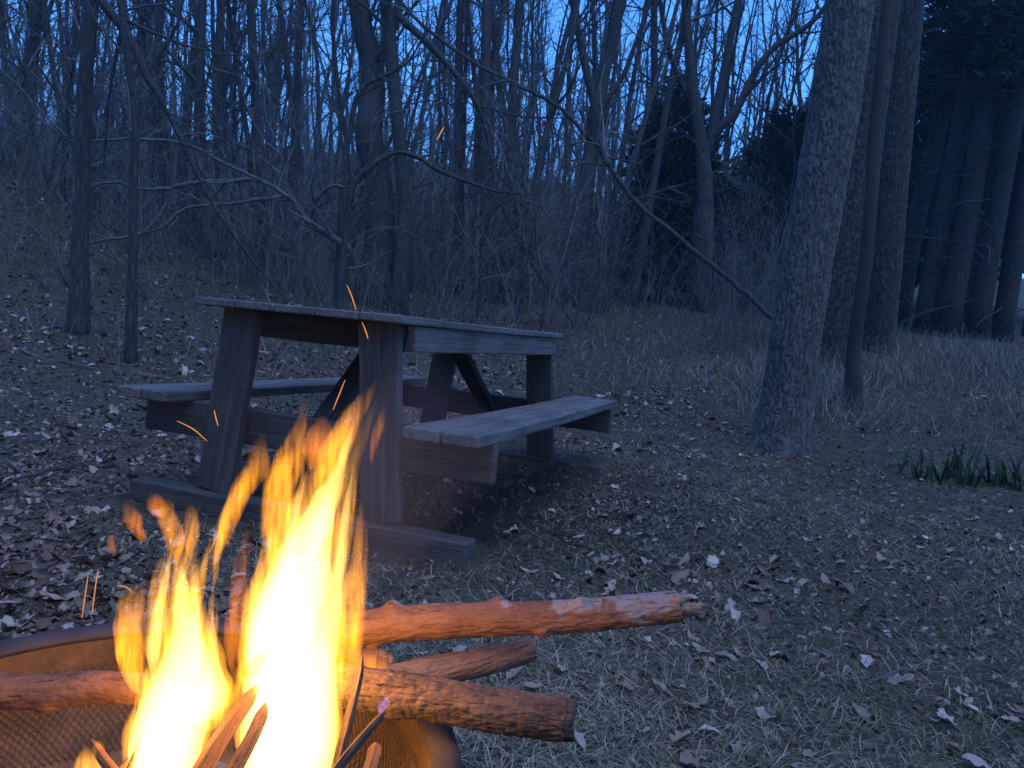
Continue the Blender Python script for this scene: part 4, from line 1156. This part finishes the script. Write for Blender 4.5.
flame('tallest flame, a white hot column reaching up in front of the right table leg', .80, [
    ('f_core', [(286, 800, 46), (290, 740, 46), (290, 690, 45), (287, 645, 41), (293, 600, 34), (304, 560, 26), (318, 522, 17), (328, 490, 8), (333, 462, 2)], 0), ('f_core', [(262, 700, 9), (257, 655, 11), (263, 610, 8), (272, 570, 4), (279, 540, 1)], -.01), ('f_core', [(322, 690, 10), (330, 630, 10), (336, 580, 7), (343, 530, 5), (349, 490, 3), (354, 460, 1)], .015), ('f_core', [(276, 620, 10), (283, 575, 10), (292, 530, 6), (301, 495, 3), (307, 470, 1)], .01), ('f_core', [(312, 560, 10), (326, 515, 9), (340, 470, 6), (350, 435, 3), (357, 412, 1)], -.008),
    ('f_mid', [(290, 800, 52), (292, 720, 53), (288, 660, 46), (290, 600, 42), (300, 555, 36), (318, 505, 26), (333, 460, 16), (343, 430, 7), (350, 410, 2)], .004),
    ('f_mid', [(252, 700, 9), (249, 660, 13), (254, 620, 12), (262, 580, 10), (275, 540, 8), (288, 500, 6), (299, 456, 3)], -.02),
    ('f_mid', [(332, 700, 9), (336, 650, 9), (340, 600, 9), (343, 550, 9), (349, 500, 9), (356, 455, 7), (368, 420, 5), (384, 384, 2)], .02),
    ('f_thin', [(342, 700, 10), (350, 650, 15), (354, 600, 14), (358, 560, 9), (360, 520, 6), (361, 480, 2)], .03),
    ('f_mid', [(262, 530, 4), (272, 500, 8), (283, 473, 8), (294, 448, 5), (301, 425, 2)], .01),
    ('f_thin', [(268, 560, 8), (276, 510, 14), (288, 470, 15), (298, 440, 9), (305, 405, 3), (301, 385, 1)], .015),
    ('f_mid', [(211, 578, 2), (214, 555, 6), (222, 530, 7), (236, 500, 6), (250, 470, 4), (257, 448, 2)], -.01),
    ('f_thin', [(216, 560, 4), (226, 528, 8), (242, 495, 10), (254, 468, 12), (260, 445, 8), (264, 428, 3)], -.005),
    ('f_thin', [(318, 500, 10), (335, 455, 14), (348, 425, 11), (366, 398, 6), (382, 372, 2)], .01),
    ('f_dim', [(310, 470, 10), (318, 445, 14), (322, 425, 10), (320, 410, 3)], .02),
    ('f_dim', [(372, 470, 2), (374, 445, 4), (380, 420, 5), (388, 400, 2)], .02),
    ('f_dim', [(240, 690, 8), (236, 640, 10), (240, 590, 9), (247, 545, 7), (256, 500, 3)], .01)], 1, streaks=(256, 326, 690, 500, 18, 125))
flame('lower flame on the left with several pointed tips and a broad white base', .77, [
    ('f_core', [(160, 800, 34), (167, 745, 36), (178, 700, 34), (186, 660, 24), (182, 620, 11), (181, 580, 6), (183, 555, 2)], 0), ('f_core', [(152, 680, 6), (156, 640, 7), (161, 600, 5), (168, 566, 3), (172, 545, 1)], -.01), ('f_core', [(194, 680, 8), (195, 640, 7), (196, 600, 4), (198, 568, 1)], .01),
    ('f_mid', [(162, 800, 40), (170, 740, 42), (184, 695, 41), (186, 650, 31), (181, 610, 22), (180, 570, 15), (183, 540, 10), (180, 505, 3)], .004),
    ('f_mid', [(150, 668, 5), (153, 635, 10), (159, 597, 10), (167, 562, 7), (173, 533, 2)], -.01),
    ('f_mid', [(190, 665, 10), (193, 625, 10), (194, 592, 8), (197, 565, 5), (197, 546, 2)], .01),
    ('f_core', [(194, 722, 22), (210, 692, 15), (215, 664, 7), (213, 632, 4), (213, 600, 1)], .008), ('f_mid', [(196, 730, 30), (213, 692, 22), (217, 662, 12), (213, 630, 7), (213, 598, 4), (216, 560, 1)], .008),
    ('f_thin', [(210, 712, 16), (234, 682, 9), (250, 662, 5), (262, 648, 2)], .01),
    ('f_thin', [(176, 565, 7), (176, 537, 10), (170, 517, 10), (163, 503, 7), (157, 495, 2)], .0),
    ('f_thin', [(190, 560, 6), (192, 530, 7), (191, 510, 6), (188, 500, 2)], .01),
    ('f_dim', [(165, 520, 5), (160, 507, 9), (155, 497, 7), (152, 490, 2)], 0)], 20, streaks=(148, 204, 680, 580, 11, 90))
flame('amber curl of flame hanging at the left side of the lower flame', .76, [
    ('f_thin', [(152, 700, 4), (140, 682, 11), (131, 655, 14), (128, 625, 15), (134, 600, 13), (148, 584, 6), (156, 578, 2)], 0),
    ('f_thin', [(120, 610, 3), (119, 640, 4), (124, 668, 5), (134, 684, 3)], .005)], 40)
flame('small orange scrap of flame floating free left of the lower flame', .76, [('f_dim', [(126, 500, 4), (131, 512, 9), (136, 526, 10), (140, 537, 7), (142, 543, 3)], 0)], 50)
flame('tiny red scrap of flame floating beside the free orange one', .76, [('f_dim', [(113, 528, 2), (111, 540, 4), (112, 552, 4), (115, 558, 1)], 0)], 55)
flame('amber lick of flame under the reddish debarked branch', .93, [('f_dim', [(373, 679, 1.5), (376, 672, 9), (373, 665, 17), (368, 658, 22), (364, 652, 16), (362, 647, 4)], 0)], 60)
flame('small yellow flame at the bottom left of the kindling', .74, [('f_mid', [(84, 790, 20), (92, 765, 17), (99, 748, 9), (104, 736, 2)], 0)], 65)
flame('small violet flame on the tip of the charred stick', .76, [('f_violet', [(379, 718, 3), (382, 708, 4), (385, 700, 4), (387, 690, 1)], 0)], 70)
flame('tiny white flame on the rough barked log near the tall flame', .80, [('f_mid', [(354, 706, 2), (355, 698, 4), (355, 690, 1)], 0)], 72)

# glowing bits carried up by the fire
t = NT('glowing_ember'); e = t.n('ShaderNodeEmission'); e.inputs['Color'].default_value = (1., .36, .10, 1); e.inputs['Strength'].default_value = .42; t.l(e.outputs[0], t.out.inputs['Surface']); M['ember'] = t.m
for pts, lb in (([(347, 285), (352, 297), (356, 310)], 'glowing straw like ember above the tabletop'), ([(362, 322), (366, 332), (368, 339)], 'glowing ember just under the tabletop beside the right leg'),
                ([(345, 380), (339, 395), (333, 410)], 'glowing ember flying between the two near table legs'), ([(177, 421), (193, 429), (207, 441)], 'pale curved ember in front of the left leg'),
                ([(98, 570), (95, 590), (92, 614)], 'thin glowing straw standing at the back rim of the bowl, right one'), ([(88, 576), (85, 596), (82, 618)], 'thin glowing straw standing at the back rim of the bowl, left one'),
                ([(117, 586), (126, 587), (133, 593)], 'tiny glowing ember above the amber curl of flame'), ([(214, 410), (216, 418), (218, 426)], 'thin glowing straw drifting in front of the left table leg'),
                ([(210, 552), (216, 538), (222, 529)], 'small ember rising between the two tall flames'), ([(437, 140), (441, 132), (444, 127)], 'lone ember high above the table among the trees')):
    mb = MB(); C = catmull([at(a, b, .95) for a, b in pts], 4)
    mb.tube(C, [.0004 + .00035 * math.sin(math.pi * i / (len(C) - 1)) for i in range(len(C))], 5); tag(mb.build('ember', M['ember']), lb, 'ember', 'glowing embers rising from the fire')

# the fire's own light
for p, e_, r_ in ((at(292, 640, .76), .75, .05), (at(175, 690, .71), .6, .04), (at(318, 500, .80), 1.1, .05)):
    l = bpy.data.lights.new('fire_light', 'POINT'); l.energy = e_; l.color = (1., .37, .06); l.shadow_soft_size = r_
    o = bpy.data.objects.new('fire_light', l); COL.objects.link(o); o.location = p

# thin smoke drifting off the fire
mb = MB(); S = 24
C = catmull([(*at(a, b, yy), w * yy / FPX) for a, b, yy, w in ((300, 640, .92, 40), (340, 560, .98, 75), (372, 490, 1.04, 95), (405, 420, 1.1, 85), (430, 350, 1.16, 50))], 6)
n = len(C); th = np.arange(S) * 2 * math.pi / S; r = C[:, 3] * np.clip(np.minimum(np.arange(n), n - 1 - np.arange(n)) / 6., .05, 1) ** .6
rr = r[:, None] * (1 + .9 * fbm(np.cos(th)[None] * 1.2 + np.arange(n)[:, None] * .12, np.sin(th)[None] * 1.2 + 4, 13, 3))
V = np.stack([C[:, 0][:, None] + rr * np.cos(th), C[:, 1][:, None] + .8 * rr * np.sin(th), C[:, 2][:, None] + 0 * rr], -1)
i = np.arange(n - 1)[:, None] * S; j = np.arange(S)[None]; k = (j + 1) % S
mb.add(V.reshape(-1, 3), np.stack([i + j, i + k, i + S + k, i + S + j], -1).reshape(-1, 4)); mb.f.append(np.array([list(range(S))[::-1]])); mb.f.append(np.array([list(range((n - 1) * S, n * S))]))
t = NT('wood_smoke'); p = t.n('ShaderNodeVolumePrincipled'); p.inputs['Color'].default_value = (.8, .8, .85, 1); p.inputs['Density'].default_value = .22
t.l(p.outputs[0], t.out.inputs['Volume']); tag(mb.build('smoke', t.m), 'thin veil of smoke drifting off the fire towards the right table leg', 'smoke', kind='stuff')

# ------------------------------------------------------------------ dusk air
HAZE = .0017
if HAZE:
    mb = MB(); x0, x1, y0, y1, z0, z1 = -110, 110, -30, 135, -8, 34
    V = [(x, y, z) for z in (z0, z1) for y in (y0, y1) for x in (x0, x1)]
    mb.add(V, [(0, 2, 3, 1), (4, 5, 7, 6), (0, 1, 5, 4), (2, 6, 7, 3), (0, 4, 6, 2), (1, 3, 7, 5)])
    t = NT('dusk_haze'); p = t.n('ShaderNodeVolumePrincipled'); p.inputs['Color'].default_value = (.36, .70, 1, 1); p.inputs['Density'].default_value = HAZE
    t.l(p.outputs[0], t.out.inputs['Volume']); tag(mb.build('haze', t.m, smooth=False), 'pale dusk haze in the wood', 'haze', kind='stuff')

# ------------------------------------------------------------------ sky, light, camera
w = bpy.data.worlds.new('World'); sc.world = w; w.use_nodes = True; nt = w.node_tree; nt.nodes.clear()
sky = nt.nodes.new('ShaderNodeTexSky'); sky.sky_type = 'NISHITA'; sky.sun_disc = False
SUN_EL, SUN_ROT = R(66.0), R(150)
sky.sun_elevation = SUN_EL; sky.sun_rotation = SUN_ROT; sky.ozone_density = 2.0; sky.dust_density = .3; sky.air_density = 1.2
mx = nt.nodes.new('ShaderNodeMix'); mx.data_type = 'RGBA'; mx.blend_type = 'MULTIPLY'; mx.inputs[0].default_value = 1; mx.inputs[7].default_value = (.33, .80, 1.52, 1)
bg = nt.nodes.new('ShaderNodeBackground'); bg.inputs['Strength'].default_value = .122; out = nt.nodes.new('ShaderNodeOutputWorld')
nt.links.new(sky.outputs[0], mx.inputs[6]); nt.links.new(mx.outputs[2], bg.inputs[0]); nt.links.new(bg.outputs[0], out.inputs[0])
l = bpy.data.lights.new('sun', 'SUN'); l.energy = .58; l.angle = R(60); l.color = (1, .92, .76)
o = bpy.data.objects.new('sun', l); COL.objects.link(o); o.rotation_euler = Vector((math.sin(SUN_ROT) * math.cos(SUN_EL), math.cos(SUN_ROT) * math.cos(SUN_EL), math.sin(SUN_EL))).to_track_quat('Z', 'Y').to_euler()

cam = bpy.data.cameras.new('camera'); cam.sensor_width = 36; cam.lens = 36 * FPX / 1024; cam.clip_end = 600; cam.clip_start = .05
o = bpy.data.objects.new('camera', cam); COL.objects.link(o); sc.camera = o
o.matrix_world = Matrix.Translation((0, 0, EYE)) @ Matrix.Rotation(R(90) - PITCH, 4, 'X') @ Matrix.Rotation(ROLL, 4, 'Z')

sc.view_settings.view_transform = 'Standard'; sc.view_settings.look = 'None'; sc.view_settings.gamma = 1; sc.view_settings.exposure = 1.0
sc.view_settings.use_curve_mapping = False
sc.render.engine = 'CYCLES'
cy = sc.cycles
cy.use_denoising = True; cy.transparent_max_bounces = 96; cy.max_bounces = 5; cy.diffuse_bounces = 3; cy.glossy_bounces = 2; cy.volume_bounces = 1; cy.sample_clamp_indirect = 4
